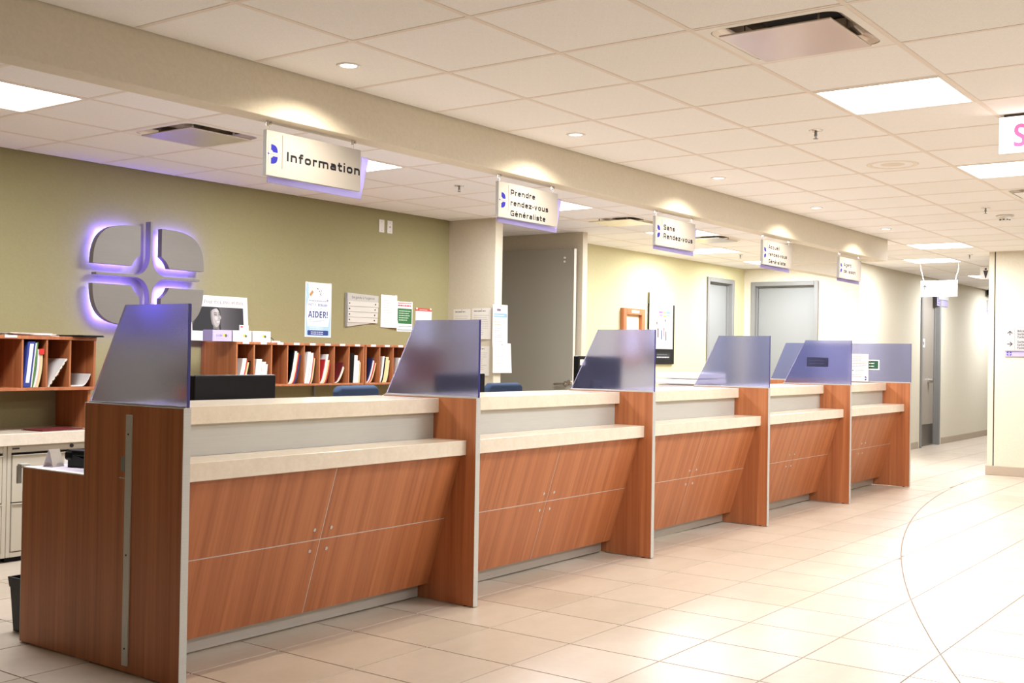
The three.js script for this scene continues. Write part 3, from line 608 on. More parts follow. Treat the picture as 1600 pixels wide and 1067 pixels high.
// ------------------------------------------------------------------ reception counter
const DX = [0, 1.805, 3.635, 5.44, 7.235, 8.977], TH = 0.034, HD = 1.063;
const dividerLabels = ['tall cherry wood end panel with a low rear step and a vertical metal strip', 'wood divider panel between the first and second counter bays', 'wood divider panel between the second and third counter bays', 'wood divider panel between the third and fourth counter bays', 'wood divider panel between the fourth and fifth counter bays', 'far end wood panel of the counter carrying the widest blue screen'];
DX.forEach((x, n) => {
  const o = thing('counter_divider', dividerLabels[n], 'divider', [x, 0, 0], 0, n > 0 && n < 5 ? 'wood divider panels of the counter' : undefined);
  const zr = n === 5 ? -1.53 : -0.64, pts = n === 0 ? [[0, 0.006], [0, HD], [-0.64, HD], [-0.64, 0.762], [-1.1, 0.762], [-1.1, 0.006]] : [[0, 0.006], [0, HD], [zr, HD], [zr, 0.006]];
  part(o, 'panel', alongX(pts, 0, TH, n * 0.37), M.wood);
  part(o, 'front_edge_band', box(-0.0005, TH + 0.0005, 0.005, HD, 0, 0.003, 0.0005), M.silver);
  if (n === 0) {
    part(o, 'top_cap', box(-0.0005, TH + 0.0005, HD, HD + 0.003, -0.643, 0.003, 0.0005), M.silver);
    part(o, 'step_edge_band', box(-0.0005, TH + 0.0005, 0.765, HD, -0.643, -0.64, 0.0005), M.silver);
    part(o, 'step_cap', box(-0.0005, TH + 0.0005, 0.762, 0.767, -1.103, -0.643, 0.0005), M.white);
    part(o, 'rear_edge_band', box(-0.0005, TH + 0.0005, 0.005, 0.762, -1.103, -1.1, 0.0005), M.silver);
    const s = part(o, 'metal_strip', box(-0.007, 0, 0.032, 1.027, -0.352, -0.314, 0.001), M.silver, 'long vertical metal strip on the end panel');
    for (const y of [0.95, 0.47, 0.1]) part(s, 'screw', cyl(0.004, 0.004, 0.003, -0.007, y, -0.333, 'x', 12), M.dark);
    part(o, 'lock_plate', box(-0.003, 0, 0.80, 0.86, -0.385, -0.36, 0.001), M.frameGrey);
    part(o, 'latch_wire', cyl(0.002, 0.002, 0.04, -0.002, 0.773, -0.375, 'z', 8), M.silver);
    part(o, 'corner_clip', [box(-0.01, TH, 0.76, 0.778, -1.13, -1.098, 0.002), box(-0.012, 0.01, 0.69, 0.77, -1.135, -1.125, 0.002)], M.silver);
  } else part(o, 'top_cap', box(-0.0005, TH + 0.0005, HD, HD + 0.003, zr, 0.003, 0.0005), M.silver);
  part(o, 'foot', [cyl(0.012, 0.012, 0.006, TH / 2, 0.003, -0.06, 'y', 12), cyl(0.012, 0.012, 0.006, TH / 2, 0.003, -0.58, 'y', 12)], M.blackSoft);
  const sl = ['frosted blue screen on the near end panel of the counter', 'frosted blue screen on the second counter divider, in front of the pinned papers', 'frosted blue screen on the third divider with a black monitor right behind it', 'frosted blue screen on the fourth divider in front of the white printer', 'frosted blue screen on the fifth divider with a grey notice on its far side', 'widest frosted blue screen, on the far end panel, with white notices on it'];
  const p = thing('privacy_screen', sl[n], 'screen', [x, HD + 0.003, 0], 0, 'frosted blue privacy screens');
  const top = n === 5 ? -1.35 : n === 0 ? -0.405 : -0.43, bot = n === 5 ? -1.52 : -0.638;
  part(p, 'sheet', alongX([[0.0, 0.002], [0.0, 0.401], [top, 0.401], [bot, 0.002]], 0.016, 0.028), M.screen);
  part(p, 'front_edge', alongX([[0.001, 0.002], [0.001, 0.401], [-0.001, 0.401], [-0.001, 0.002]], 0.0155, 0.0285), M.screenEdge);
  part(p, 'channel', box(0.012, 0.032, 0, 0.006, bot, -0.002, 0.001), M.silver);
});
const bayNames = ['nearest counter bay with sloping wood panels and a double beige ledge', 'second counter bay, under the sign starting Prendre', 'third counter bay, under the sign reading Sans Rendez-vous', 'fourth counter bay, under the Accueil sign', 'fifth and farthest counter bay, under the Agent sign'];
for (let n = 0; n < 5; n++) {
  const x0 = 0, x1 = DX[n + 1] - DX[n] - TH, mid = (x1 - x0) / 2;
  const o = thing('counter_bay', bayNames[n], 'counter', [DX[n] + TH, 0, 0], 0, 'bays of the reception counter');
  const e = 0.0012;
  part(o, 'top_slab', box(x0 + e, x1 - e, 0.983, 1.058, -0.685, -0.245, 0.002, n * 0.21), M.laminate);
  part(o, 'ledge', box(x0 + e, x1 - e, 0.773, 0.848, -0.292, -0.058, 0.002, n * 0.17), M.laminate);
  part(o, 'back_panel', box(x0 + e, x1 - e, 0.848, 0.983, -0.295, -0.28, 0.001), M.silver);
  part(o, 'carcass_board', box(x0 + e, x1 - e, 0.03, 0.983, -0.42, -0.4, 0.001), M.wood);
  part(o, 'kick_plate', box(x0 + e, x1 - e, 0.008, 0.105, -0.376, -0.37, 0.001), M.kick);
  // sloping panels: z = 0.304 y - 0.328
  const th = Math.atan(0.304), place = (g) => { g.rotateX(th); g.translate(0, 0.085, 0.304 * 0.085 - 0.328); return g; };
  const L = (y) => (y - 0.085) / Math.cos(th), yj = 0.436;
  const rows = [[0, L(yj) - 0.002], [L(yj) + 0.002, L(0.772)]], cols = [[x0 + e, mid - 0.002], [mid + 0.002, x1 - e]];
  const strip = [place(box(x0 + e, x1 - e, L(yj) - 0.0019, L(yj) + 0.0019, -0.012, -0.001, 0)), place(box(mid - 0.0019, mid + 0.0019, 0, L(0.772), -0.012, -0.001, 0))];
  for (const [r0, r1] of rows) for (const [c0, c1] of cols) {
    const g = place(box(c0, c1, r0, r1, -0.016, 0, 0.0008, n * 0.23 + c0 * 0.37, r0)); const pn = part(o, 'front_panel', g, M.wood);
    const sx = c0 < mid - 0.1 ? mid - 0.052 : mid + 0.052, sy = r0 < 0.1 ? L(yj) - 0.052 : L(yj) + 0.052;
    part(pn, 'screw', place(cyl(0.008, 0.008, 0.004, sx, sy, 0.001, 'z', 16)), M.silver);
  }
  part(o, 'joint_strip', strip[0], M.silver); part(o, 'joint_strip', strip[1], M.silver);
}
{ // long worktop behind the counter
  const o = thing('worktop', 'pale lavender desk top running behind the counter, seen past the low end panel', 'desk', [0, 0, 0]);
  part(o, 'desk_top', box(0.036, 8.975, 0.735, 0.765, -1.1, -0.66, 0.003), M.desk);
  for (const x of [0.3, 2.2, 4.2, 6.2, 8.2]) part(o, 'leg', box(x - 0.02, x + 0.02, 0, 0.735, -1.0, -0.75, 0.002), M.frameGrey);
}

// notices on the last two screens
const noticeTex = canvasTex(256, 400, (x, w, h) => { x.fillStyle = '#dcd5d2'; x.fillRect(0, 0, w, h); textLines(x, 16, 40, 220, 7, 24, '#4d4752', 5); textLines(x, 60, 236, 150, 2, 24, '#4d4752', 5); x.fillStyle = '#2d3340'; x.beginPath(); x.arc(28, 240, 9, 0, 7); x.fill(); textLines(x, 16, 306, 170, 2, 24, '#4d4752', 5); emblem(x, 196, 352, 60, '#25257e'); });
const greenTex = canvasTex(256, 128, (x, w, h) => { x.fillStyle = '#f2efec'; x.fillRect(0, 0, w, h); x.fillStyle = '#24523a'; x.fillRect(16, 14, w - 32, h - 28); x.strokeStyle = '#e8f0ea'; textLines(x, 38, 46, 180, 2, 36, '#dfeae2', 13); });
{
  const X6 = DX[5] + 0.016, X5 = DX[4] + 0.028;
  const o = thing('counter_notice', 'tall white notice with small print standing before the widest blue screen', 'notice', [X6 - 0.03, 1.0665, -0.52]);
  part(o, 'plate', box(0, 0.003, 0.0, 0.29, -0.092, 0.092, 0.0005), M.paper);
  const g = sheet(-0.091, 0.091, 0.001, 0.289, 0, 0.0008); g.rotateY(-Math.PI / 2); g.translate(-0.0006, 0, 0); part(o, 'printed_face', g, print(noticeTex)); part(o, 'foot', box(0.0005, 0.012, 0, 0.004, -0.09, 0.09, 0.0005), M.silver);
  const b = thing('green_notice', 'small green notice with a white border stuck on the widest blue screen', 'notice', [X6 - 0.0005, 1.192, -0.427]);
  const gb = sheet(-0.105, 0.105, 0, 0.105, 0, 0.001); gb.rotateY(-Math.PI / 2); part(b, 'printed_face', gb, print(greenTex)); part(b, 'tape', box(-0.0012, -0.0006, 0.09, 0.1, -0.02, 0.02, 0), M.paper);
  const c = thing('grey_notice', 'small notice seen from behind through the fifth blue screen', 'notice', [X5 + 0.0012, 1.225, -0.318]);
  const gc = sheet(-0.103, 0.103, 0, 0.085, 0, 0.001); gc.rotateY(-Math.PI / 2); part(c, 'printed_face', gc, print(canvasTex(256, 108, (x, w, h) => { x.fillStyle = '#4d5256'; x.fillRect(0, 0, w, h); textLines(x, 30, 36, 200, 2, 36, '#878b90', 10); }))); part(c, 'tape', box(0.0006, 0.0012, 0.07, 0.08, -0.02, 0.02, 0), M.paper);
}

// ------------------------------------------------------------------ things on the worktop
function monitor(label, pos, turn, w, h, stand) {
  const o = thing('monitor', label, 'monitor', pos, turn);
  const hs = stand, b = part(o, 'housing', rbox(-w / 2, w / 2, hs, hs + h, -0.02, 0.02, 0.008), M.black);
  part(b, 'rear_shell', rbox(-w * 0.2, w * 0.2, hs + h * 0.1, hs + h * 0.5, 0.018, 0.034, 0.008), M.blackSoft);
  part(b, 'screen_glass', box(-w / 2 + 0.015, w / 2 - 0.015, hs + 0.02, hs + h - 0.015, -0.0225, -0.02, 0.0005), std({ color: 0x0c0d12, roughness: 0.15 }));
  for (let k = 0; k < 4; k++) part(b, 'vent_slot', box(-w * 0.44, -w * 0.41, hs + h * 0.28 + k * 0.02, hs + h * 0.28 + k * 0.02 + 0.006, 0.0195, 0.021, 0), M.dark);
  part(o, 'neck', box(-0.04, 0.04, 0.012, hs + h * 0.4, 0.034, 0.058, 0.004), M.blackSoft);
  part(o, 'base', lathe([[0, 0.012], [0.1, 0.012], [0.112, 0.004], [0.112, 0], [0, 0]], 0, 0, 0.045, 36), M.blackSoft);
  return o;
}
monitor('black monitor back seen above the nearest counter bay', [0.935, 0.765, -0.83], 0.03, 0.52, 0.32, 0.085);
monitor('black monitor mostly hidden behind the second blue screen', [2.70, 0.765, -0.83], 0.03, 0.47, 0.32, 0.085);
{
  const o = monitor('large black monitor right behind the third blue screen', [4.2, 0.765, -0.765], 0.04, 0.64, 0.35, 0.175);
  const lab = sheet(-0.295, -0.225, 0.46, 0.50, 0.0206, 0.001); part(o, 'label', lab, M.paper, 'pale label in the upper corner');
}
function chair(label, pos, turn) {
  const o = thing('office_chair', label, 'chair', pos, turn);
  const back = new RoundedBoxGeometry(0.46, 0.48, 0.07, 5, 0.034); const p = back.attributes.position;
  for (let i = 0; i < p.count; i++) { const x = p.getX(i), y = p.getY(i), k = 1 - 0.16 * Math.max(0, y / 0.24) ** 3; p.setXYZ(i, x * k, y - 0.05 * (x / 0.23) ** 2 * Math.max(0, y / 0.24), p.getZ(i) + 0.35 * x * x); }
  back.computeVertexNormals(); back.translate(0, 0.87, -0.22); part(o, 'backrest', back.toNonIndexed(), M.fabric);
  const seat = rbox(-0.24, 0.24, 0.44, 0.52, -0.22, 0.25, 0.035, 4); part(o, 'seat', seat, M.fabric);
  part(o, 'back_bracket', [box(-0.03, 0.03, 0.4, 0.44, -0.28, 0.05, 0.004), box(-0.03, 0.03, 0.42, 0.8, -0.285, -0.262, 0.004)], M.blackSoft);
  part(o, 'gas_column', [cyl(0.025, 0.03, 0.34, 0, 0.26, 0, 'y', 18)], M.blackSoft);
  for (let k = 0; k < 5; k++) { const a = k * Math.PI * 0.4, g = box(-0.02, 0.02, 0.07, 0.1, 0.02, 0.29, 0.006); g.rotateY(a); const l = part(o, 'leg', g, M.blackSoft); part(l, 'caster', cyl(0.028, 0.028, 0.04, Math.sin(a) * 0.28, 0.03, Math.cos(a) * 0.28, 'x', 16), M.black); }
}
chair('blue office chair behind the nearest counter bay', [2.62, 0, -1.42], 0.06);
chair('blue office chair beside the alcove with the grey door', [4.2, 0, -1.42], -0.05);
chair('blue office chair seen blurred through the fourth blue screen', [7.3, 0, -1.42], 0.1);
{ // phone on the desk by the end panel
  const o = thing('desk_phone', 'black desk phone beside the step of the near end panel', 'phone', [0.215, 0.765, -0.89], 0.2);
  part(o, 'body', alongX([[-0.09, 0], [0.1, 0], [0.1, 0.02], [-0.09, 0.06]], -0.07, 0.1), M.blackSoft);
  part(o, 'handset', [rbox(-0.07, -0.02, 0.045, 0.078, -0.1, 0.1, 0.012), rbox(-0.075, -0.015, 0.03, 0.07, -0.11, -0.06, 0.012), rbox(-0.075, -0.015, 0.026, 0.06, 0.06, 0.11, 0.012)], M.black);
  part(o, 'display', box(0.0, 0.08, 0.055, 0.06, -0.08, -0.03, 0.001), M.dark);
  const c = thing('tent_card', 'white folded card standing behind the desk phone', 'card', [0.105, 0.765, -1.035], 0.2);
  part(c, 'front_leaf', alongX([[0.03, 0], [0.032, 0], [0.002, 0.075], [0, 0.075]], -0.03, 0.03), M.paper); part(c, 'rear_leaf', alongX([[-0.03, 0], [-0.032, 0], [-0.002, 0.075], [0, 0.075]], -0.03, 0.03), M.paper);
  const f = thing('orange_folder', 'orange folder upright beside the nearest monitor', 'folder', [0.80, 0.765, -1.02]);
  part(f, 'cover', box(0, 0.04, 0, 0.34, -0.05, 0.06, 0.001), M.orange); part(f, 'pages', box(0.0402, 0.052, 0, 0.33, -0.048, 0.058, 0.001), M.paper);
  const k = thing('cable_bundle', 'short black cable looped on the counter top by the near blue screen', 'cable', [0.34, 1.058, -0.52]);
  part(k, 'cable', tube([[-0.06, 0.006, 0.05], [-0.03, 0.014, 0.03], [0.0, 0.008, 0.02], [0.03, 0.006, 0.04]], 0.005, 20), M.black); part(k, 'plug', rbox(0.025, 0.055, 0.001, 0.016, 0.03, 0.05, 0.004), M.black);
}
{ // printer behind the third bay
  const o = thing('printer', 'white desktop printer standing behind the third counter bay', 'printer', [5.85, 0.765, -0.86]);
  part(o, 'body', rbox(-0.24, 0.26, 0, 0.3, -0.2, 0.16, 0.01), M.white);
  part(o, 'paper_drawer', rbox(-0.22, 0.24, 0.03, 0.13, 0.15, 0.175, 0.006), M.plastic);
  part(o, 'output_slot', box(-0.2, 0.22, 0.2, 0.225, 0.158, 0.163, 0), M.dark);
  part(o, 'scanner_bed', rbox(-0.27, 0.28, 0.305, 0.345, -0.21, 0.18, 0.008), M.white);
  part(o, 'scanner_lid', rbox(-0.25, 0.27, 0.35, 0.395, -0.21, 0.18, 0.012), M.white);
}
{ // waste bin
  const o = thing('waste_bin', 'small black waste bin on the floor behind the near end panel', 'waste bin', [0.16, 0, -1.24]);
  const g = lathe([[0, 0.004], [0.095, 0.004], [0.098, 0], [0.118, 0.235], [0.122, 0.24], [0.114, 0.24], [0.093, 0.012], [0, 0.012]], 0, 0, 0, 4); g.rotateY(Math.PI / 4); g.deleteAttribute('normal'); g.computeVertexNormals();
  part(o, 'tub', g, M.black); part(o, 'liner', (() => { const q = lathe([[0.119, 0.2], [0.1265, 0.246], [0.112, 0.246], [0.11, 0.215]], 0, 0, 0, 4); q.rotateY(Math.PI / 4); q.deleteAttribute('normal'); q.computeVertexNormals(); return q; })(), M.blackSoft);
}

// ------------------------------------------------------------------ back wall: emblem, shelves, cabinets
{
  const o = thing('wall_emblem', 'large grey four petal emblem with a cross, lit blue from behind, on the olive wall', 'emblem', [2.2, 1.8, -3.35]);
  for (const [sx, sy] of [[-1, 1], [1, 1], [-1, -1], [1, -1]]) {
    const mk = (d) => {                    // petal outline, pulled in by d
      const s = new THREE.Shape(), P = (x, y) => [sx * x, sy * y], N = 0.172 + d;
      s.moveTo(...P(0.088 + d, 0.35 - d)); s.bezierCurveTo(...P(0.31, 0.35 - d), ...P(0.462 - d, 0.335), ...P(0.462 - d, 0.068 + d));
      const a0 = Math.asin((0.068 + d) / N), a1 = Math.acos((0.088 + d) / N); s.lineTo(...P(N * Math.cos(a0), 0.068 + d));
      for (let i = 1; i <= 10; i++) { const a = a0 + (a1 - a0) * i / 10; s.lineTo(...P(N * Math.cos(a), N * Math.sin(a))); }
      s.closePath(); return s;
    };
    const pt = part(o, 'petal', alongZ(mk(0), 0.04, 0.088), M.petal);
    part(pt, 'led_tray', alongZ(mk(0.012), 0.022, 0.0395), M.ledGlow);
    part(pt, 'spacer', [cyl(0.008, 0.008, 0.034, sx * 0.25, sy * 0.16, 0.016, 'z', 10), cyl(0.008, 0.008, 0.034, sx * 0.25, sy * 0.28, 0.016, 'z', 10)], M.frameGrey);
    const l = new THREE.RectAreaLight(LED_TINT, LED, 0.27, 0.2); l.position.set(sx * 0.25, sy * 0.195, 0.0215); l.castShadow = true; o.add(l);
  }
  const s = new THREE.Shape(), w = 0.008, q = (x, y) => s.lineTo(x, y);
  s.moveTo(w, 0.392);
  s.lineTo(w, 0.15); s.quadraticCurveTo(0.018, 0.022, 0.12, w); q(0.425, w); q(0.425, -w); q(0.12, -w); s.quadraticCurveTo(0.018, -0.022, w, -0.15); q(w, -0.392); q(-w, -0.392); q(-w, -0.15); s.quadraticCurveTo(-0.018, -0.022, -0.12, -w); q(-0.435, -w); q(-0.435, w); q(-0.12, w); s.quadraticCurveTo(-0.018, 0.022, -w, 0.15); q(-w, 0.392); s.closePath();
  part(o, 'cross', alongZ(s, 0.03, 0.088), M.petal); part(o, 'spacer', cyl(0.015, 0.015, 0.032, 0, 0, 0.015, 'z', 12), M.frameGrey);
}
// pigeon-hole shelf on posts at the left
{
  const o = thing('left_shelf', 'cherry wood pigeon-hole shelf on tall legs over the filing cabinets', 'shelf');
  const zf = -2.95, zb = -3.345;
  part(o, 'top_board', box(-1.2, 1.572, 1.338, 1.36, zb, zf + 0.004, 0.002), M.wood);
  part(o, 'bottom_board', box(-1.2, 1.572, 1.02, 1.04, zb, zf, 0.002), M.wood);
  for (const x of [-1.19, -0.6, 0.1, 0.5, 0.75, 1.066, 1.228, 1.388]) part(o, 'partition', box(x - 0.006, x + 0.006, 1.04, 1.338, zb, zf - 0.002, 0.001), M.wood);
  part(o, 'end_panel', box(1.552, 1.57, 1.04, 1.338, zb, zf, 0.002), M.wood);
  part(o, 'back_board', box(-1.19, 1.552, 1.04, 1.338, zb, zb + 0.006, 0), M.wood);
  for (const x of [-1.19, 1.545]) part(o, 'leg_panel', box(x - 0.01, x + 0.012, 0.772, 1.02, zb, zf - 0.03, 0.002), M.wood);
  for (const x of [0.985, 0.35]) part(o, 'label_tag', box(x - 0.04, x + 0.04, 1.346, 1.361, zf + 0.004, zf + 0.006, 0), M.paper);
}
{ // the things in the left shelf
  const zf = -2.96, d = 0.3;
  const lean = (w, h, dx) => (g) => { const p = g.attributes.position; for (let i = 0; i < p.count; i++) p.setX(i, p.getX(i) + dx * (p.getY(i) / h)); g.computeVertexNormals(); return g; };
  const b = thing('ring_binder', 'blue ring binder with a white spine label in the left shelf', 'binder', [1.076, 1.04, zf]);
  const L = lean(0.05, 0.285, 0.03);
  part(b, 'cover', L(box(0, 0.05, 0.001, 0.285, -d, 0, 0.003)), M.blue); part(b, 'spine_label', L(box(0.014, 0.038, 0.03, 0.27, 0, 0.0012, 0)), print(canvasTex(48, 256, (x, w, h) => { x.fillStyle = '#e6e2e0'; x.fillRect(0, 0, w, h); x.save(); x.translate(24, 128); x.rotate(Math.PI / 2); textLines(x, -105, 0, 210, 1, 10, '#55607a', 9); x.restore(); })));
  part(b, 'pages', L(box(0.004, 0.046, 0.008, 0.278, -d - 0.001, -0.02, 0)), M.paper);
  const g1 = thing('green_folder', 'green folder with pale pages beside the blue binder', 'folder', [1.1295, 1.04, zf]);
  const L1 = lean(0.03, 0.28, 0.0295);
  part(g1, 'pages', L1(box(0.0, 0.009, 0.001, 0.276, -d, -0.004, 0.001)), M.paper); part(g1, 'cover', L1(box(0.0095, 0.0145, 0.001, 0.28, -d, 0, 0.001)), M.green);
  const m = thing('file_bundle', 'bundle of manila files with a red tag beside the green folder', 'files', [1.1455, 1.04, zf]);
  const bend = (g) => { const p = g.attributes.position; for (let i = 0; i < p.count; i++) { const t = p.getY(i) / 0.24; p.setX(i, p.getX(i) + 0.026 * t + 0.012 * Math.sin(Math.PI * t)); } g.computeVertexNormals(); return g; };
  const tall = (x0, x1, h) => { const g = new THREE.BoxGeometry(x1 - x0, h, 0.27, 1, 8, 1); g.translate((x0 + x1) / 2, h / 2 + 0.001, -0.14); return bend(g).toNonIndexed(); };
  part(m, 'pages', tall(0, 0.012, 0.235), M.paper); part(m, 'pages', tall(0.0122, 0.018, 0.23), M.pink); part(m, 'file', tall(0.0182, 0.026, 0.23), M.manila); part(m, 'file', tall(0.0262, 0.034, 0.225), M.paperTan); part(m, 'red_tag', (() => { const g = box(0.036, 0.066, 0.205, 0.24, -0.15, 0.004, 0.001); return g; })(), M.redTag);
  const s = thing('leaning_file', 'pale file with index tabs leaning in the third pigeon hole of the left shelf', 'files', [1.24, 1.04, zf]);
  const slant = (x0, h, dx, w) => alongZ([[x0, 0.001], [x0 + w, 0.001], [x0 + w + dx, h], [x0 + dx, h]], -0.27, 0);
  part(s, 'cover', slant(0.0, 0.18, 0.125, 0.006), M.paper); part(s, 'pages', slant(0.0064, 0.176, 0.122, 0.006), M.paperTan);
  for (let k = 0; k < 7; k++) part(s, 'index_tab', box(0.016 + k * 0.0166, 0.022 + k * 0.0166, 0.006 + k * 0.0235, 0.02 + k * 0.0235, -0.02, 0.002, 0.0008), k === 3 ? M.pink : M.black);
  const q = thing('curled_papers', 'pale papers curled up at the edge in the last pigeon hole of the left shelf', 'papers', [1.396, 1.04, zf]);
  const curl = []; for (let i = 0; i <= 12; i++) { const t = i / 12; curl.push([0.004 + 0.14 * t, 0.003 + 0.075 * Math.max(0, t - 0.55) ** 2 * 4.9]); }
  const cs = [...curl, ...curl.slice().reverse().map(([x, y]) => [x - 0.001, y + 0.006])];
  part(q, 'sheets', alongZ(cs, -0.27, 0), M.paper); part(q, 'upright_sheet', (() => { const g = box(0.002, 0.145, 0.001, 0.082, -0.276, -0.272, 0); return g; })(), M.paper);
  const t = thing('paper_pile', 'pile of loose white papers on top of the left shelf', 'papers', [1.2, 1.36, -3.12]);
  for (let k = 0; k < 4; k++) { const g = box(-0.14, 0.14, k * 0.0045, k * 0.0045 + 0.0042, -0.1, 0.1, 0.0003); g.rotateY(rr(-0.35, 0.35)); g.translate(rr(-0.05, 0.03), 0, rr(-0.02, 0.02)); part(t, 'sheet', g, M.paper); }
  const f = thing('black_folder', 'flat black folder lying at the right end of the left shelf top', 'folder', [1.475, 1.36, -2.99], 0.2);
  part(f, 'cover', box(-0.09, 0.09, 0, 0.006, -0.12, 0.12, 0.001), M.black); part(f, 'pages', box(-0.086, 0.086, 0.0062, 0.011, -0.116, 0.118, 0.0005), M.blackSoft);
}
// filing cabinets and their top
function cabinet(label, pos) {
  const o = thing('filing_cabinet', label, 'filing cabinet', pos, 0, 'beige lateral filing cabinets');
  part(o, 'carcass', [box(0, 0.916, 0.03, 0.7, -0.49, -0.02, 0.002), box(0.0, 0.026, 0.03, 0.7, -0.02, 0, 0.002), box(0.89, 0.916, 0.03, 0.7, -0.02, 0, 0.002), box(0.026, 0.89, 0.655, 0.7, -0.02, 0, 0.002), box(0.026, 0.89, 0.03, 0.06, -0.02, 0, 0.002)], M.cabinet);
  part(o, 'plinth', box(0.01, 0.906, 0, 0.03, -0.47, -0.03, 0), M.black);
  for (const [y0, y1] of [[0.064, 0.352], [0.358, 0.642]]) {
    const d = part(o, 'drawer', [box(0.03, 0.886, y0, y1, -0.018, 0.004, 0.003), box(0.03, 0.886, y1 - 0.006, y1, 0.004, 0.014, 0.002)], M.cabinet);
    part(d, 'handle_gap', box(0.032, 0.884, y1 + 0.0005, y1 + 0.009, -0.015, -0.004, 0), M.black);
    part(d, 'label_holder', box(0.37, 0.47, y1 - 0.075, y1 - 0.035, 0.004, 0.006, 0.0005), M.paper); part(d, 'label_holder', box(0.475, 0.56, y1 - 0.07, y1 - 0.03, 0.004, 0.006, 0.0005), M.frameGrey);
  }
  const lk = part(o, 'lock', cyl(0.012, 0.012, 0.008, 0.42, 0.678, 0.003, 'z', 16), M.dark); part(lk, 'key_slot', box(0.4185, 0.4215, 0.673, 0.683, 0.007, 0.0075, 0), M.black);
  part(o, 'name_badge', box(0.03, 0.075, 0.674, 0.684, 0, 0.0015, 0), M.dark);
  return o;
}
const cab0 = cabinet('beige filing cabinet with a lock, partly behind the near end panel', [0.925, 0, -2.852]);
copyOf(cab0, 'filing_cabinet', [0.006, 0, -2.852], 0, 'beige filing cabinet cut by the left edge of the photo', 'beige lateral filing cabinets');
{
  const o = thing('cabinet_top', 'beige speckled counter top lying over the filing cabinets', 'counter top'); part(o, 'slab', box(-1.25, 1.85, 0.7, 0.772, -3.347, -2.81, 0.004), M.laminate); part(o, 'front_edge', box(-1.25, 1.85, 0.702, 0.77, -2.81, -2.808, 0.0005), M.laminate);
  const r = thing('red_folder', 'thin dark red folder lying flat on the cabinet top', 'folder', [1.3, 0.772, -2.98], 0.12);
  part(r, 'cover', box(-0.16, 0.16, 0, 0.003, -0.1, 0.1, 0.0005), M.redDark); part(r, 'pages', box(-0.15, 0.15, 0.0042, 0.007, -0.095, 0.09, 0.0003), M.redDark);
}
// sorter: two pigeon-hole units side by side
const sortLines = [[2.72, 2.891, 3.061, 3.221, 3.393, 3.557, 3.719, 3.885, 4.062], [4.075, 4.249, 4.415, 4.587, 4.755, 4.92, 5.085]];
sortLines.forEach((xs, n) => {
  const o = thing('mail_sorter', n ? 'right cherry wood mail sorter, partly behind the second blue screen' : 'left cherry wood mail sorter full of files on the olive wall', 'shelf', [0, 0, 0], 0, 'cherry wood mail sorters');
  const a = xs[0], b = xs[xs.length - 1], zf = -2.95, zb = -3.345;
  part(o, 'top_board', box(a, b, 1.335, 1.354, zb, zf + 0.003, 0.002), M.wood); part(o, 'bottom_board', box(a, b, 1.022, 1.038, zb, zf, 0.002), M.wood);
  xs.forEach((x, i) => part(o, i === 0 || i === xs.length - 1 ? 'side_panel' : 'partition', box(i === 0 ? x : x - (i === xs.length - 1 ? 0.012 : 0.006), i === 0 ? x + 0.015 : x + (i === xs.length - 1 ? 0 : 0.006), 1.038, 1.335, zb, zf - 0.001, 0.001), M.wood));
  part(o, 'back_board', box(a + 0.015, b - 0.012, 1.038, 1.335, zb, zb + 0.006, 0), M.wood);
  xs.slice(0, -1).forEach((x, i) => part(o, 'label_tag', box((x + xs[i + 1]) / 2 - 0.03, (x + xs[i + 1]) / 2 + 0.03, 1.338, 1.355, zf + 0.003, zf + 0.005, 0), M.paper));
  part(o, 'bracket', [box(a + 0.1, a + 0.12, 0.92, 1.022, zb, zb + 0.02, 0.002), box(a + 0.1, a + 0.12, 1.005, 1.022, zb, zb + 0.2, 0.002), box(b - 0.2, b - 0.18, 0.92, 1.022, zb, zb + 0.02, 0.002), box(b - 0.2, b - 0.18, 1.005, 1.022, zb, zb + 0.2, 0.002)], M.frameGrey);
});
// a bundle of files slumping against the right partition: layers follow a bowed line
function bundle(name, label, x0, x1, top, layers) {
  const o = thing(name, label, name === 'loose_papers' ? 'papers' : 'files', [x0, 1.038, -2.965], 0, 'files in the mail sorters');
  const w = x1 - x0, total = layers.reduce((a, l) => a + l[2] * 1.8 + 0.0006, 0); let off = 0;
  for (const [pn, mat, th0, h] of layers) {
    const th = th0 * 1.8;
    const A = [], B = [], H = top * h * 1.1;
    for (let i = 0; i <= 12; i++) { const t = i / 12, cx = 0.006 + off + Math.max(0.01, w - 0.014 - total) * Math.pow(t * h, 0.55); A.push([cx, 0.001 + H * t]); B.push([cx + th, 0.001 + H * t]); }
    part(o, pn, alongZ([...A, ...B.reverse()], -0.29 + off * 0.3, 0 - (perm[(Math.floor(off * 999) + 3) % 1024]) * 0.008), mat);
    off += th + 0.0006;
  }
}
const cells2 = sortLines.flatMap((xs) => xs.slice(0, -1).map((x, i) => [x + (i ? 0.007 : 0.016), xs[i + 1] - (i === xs.length - 2 ? 0.013 : 0.007)]));
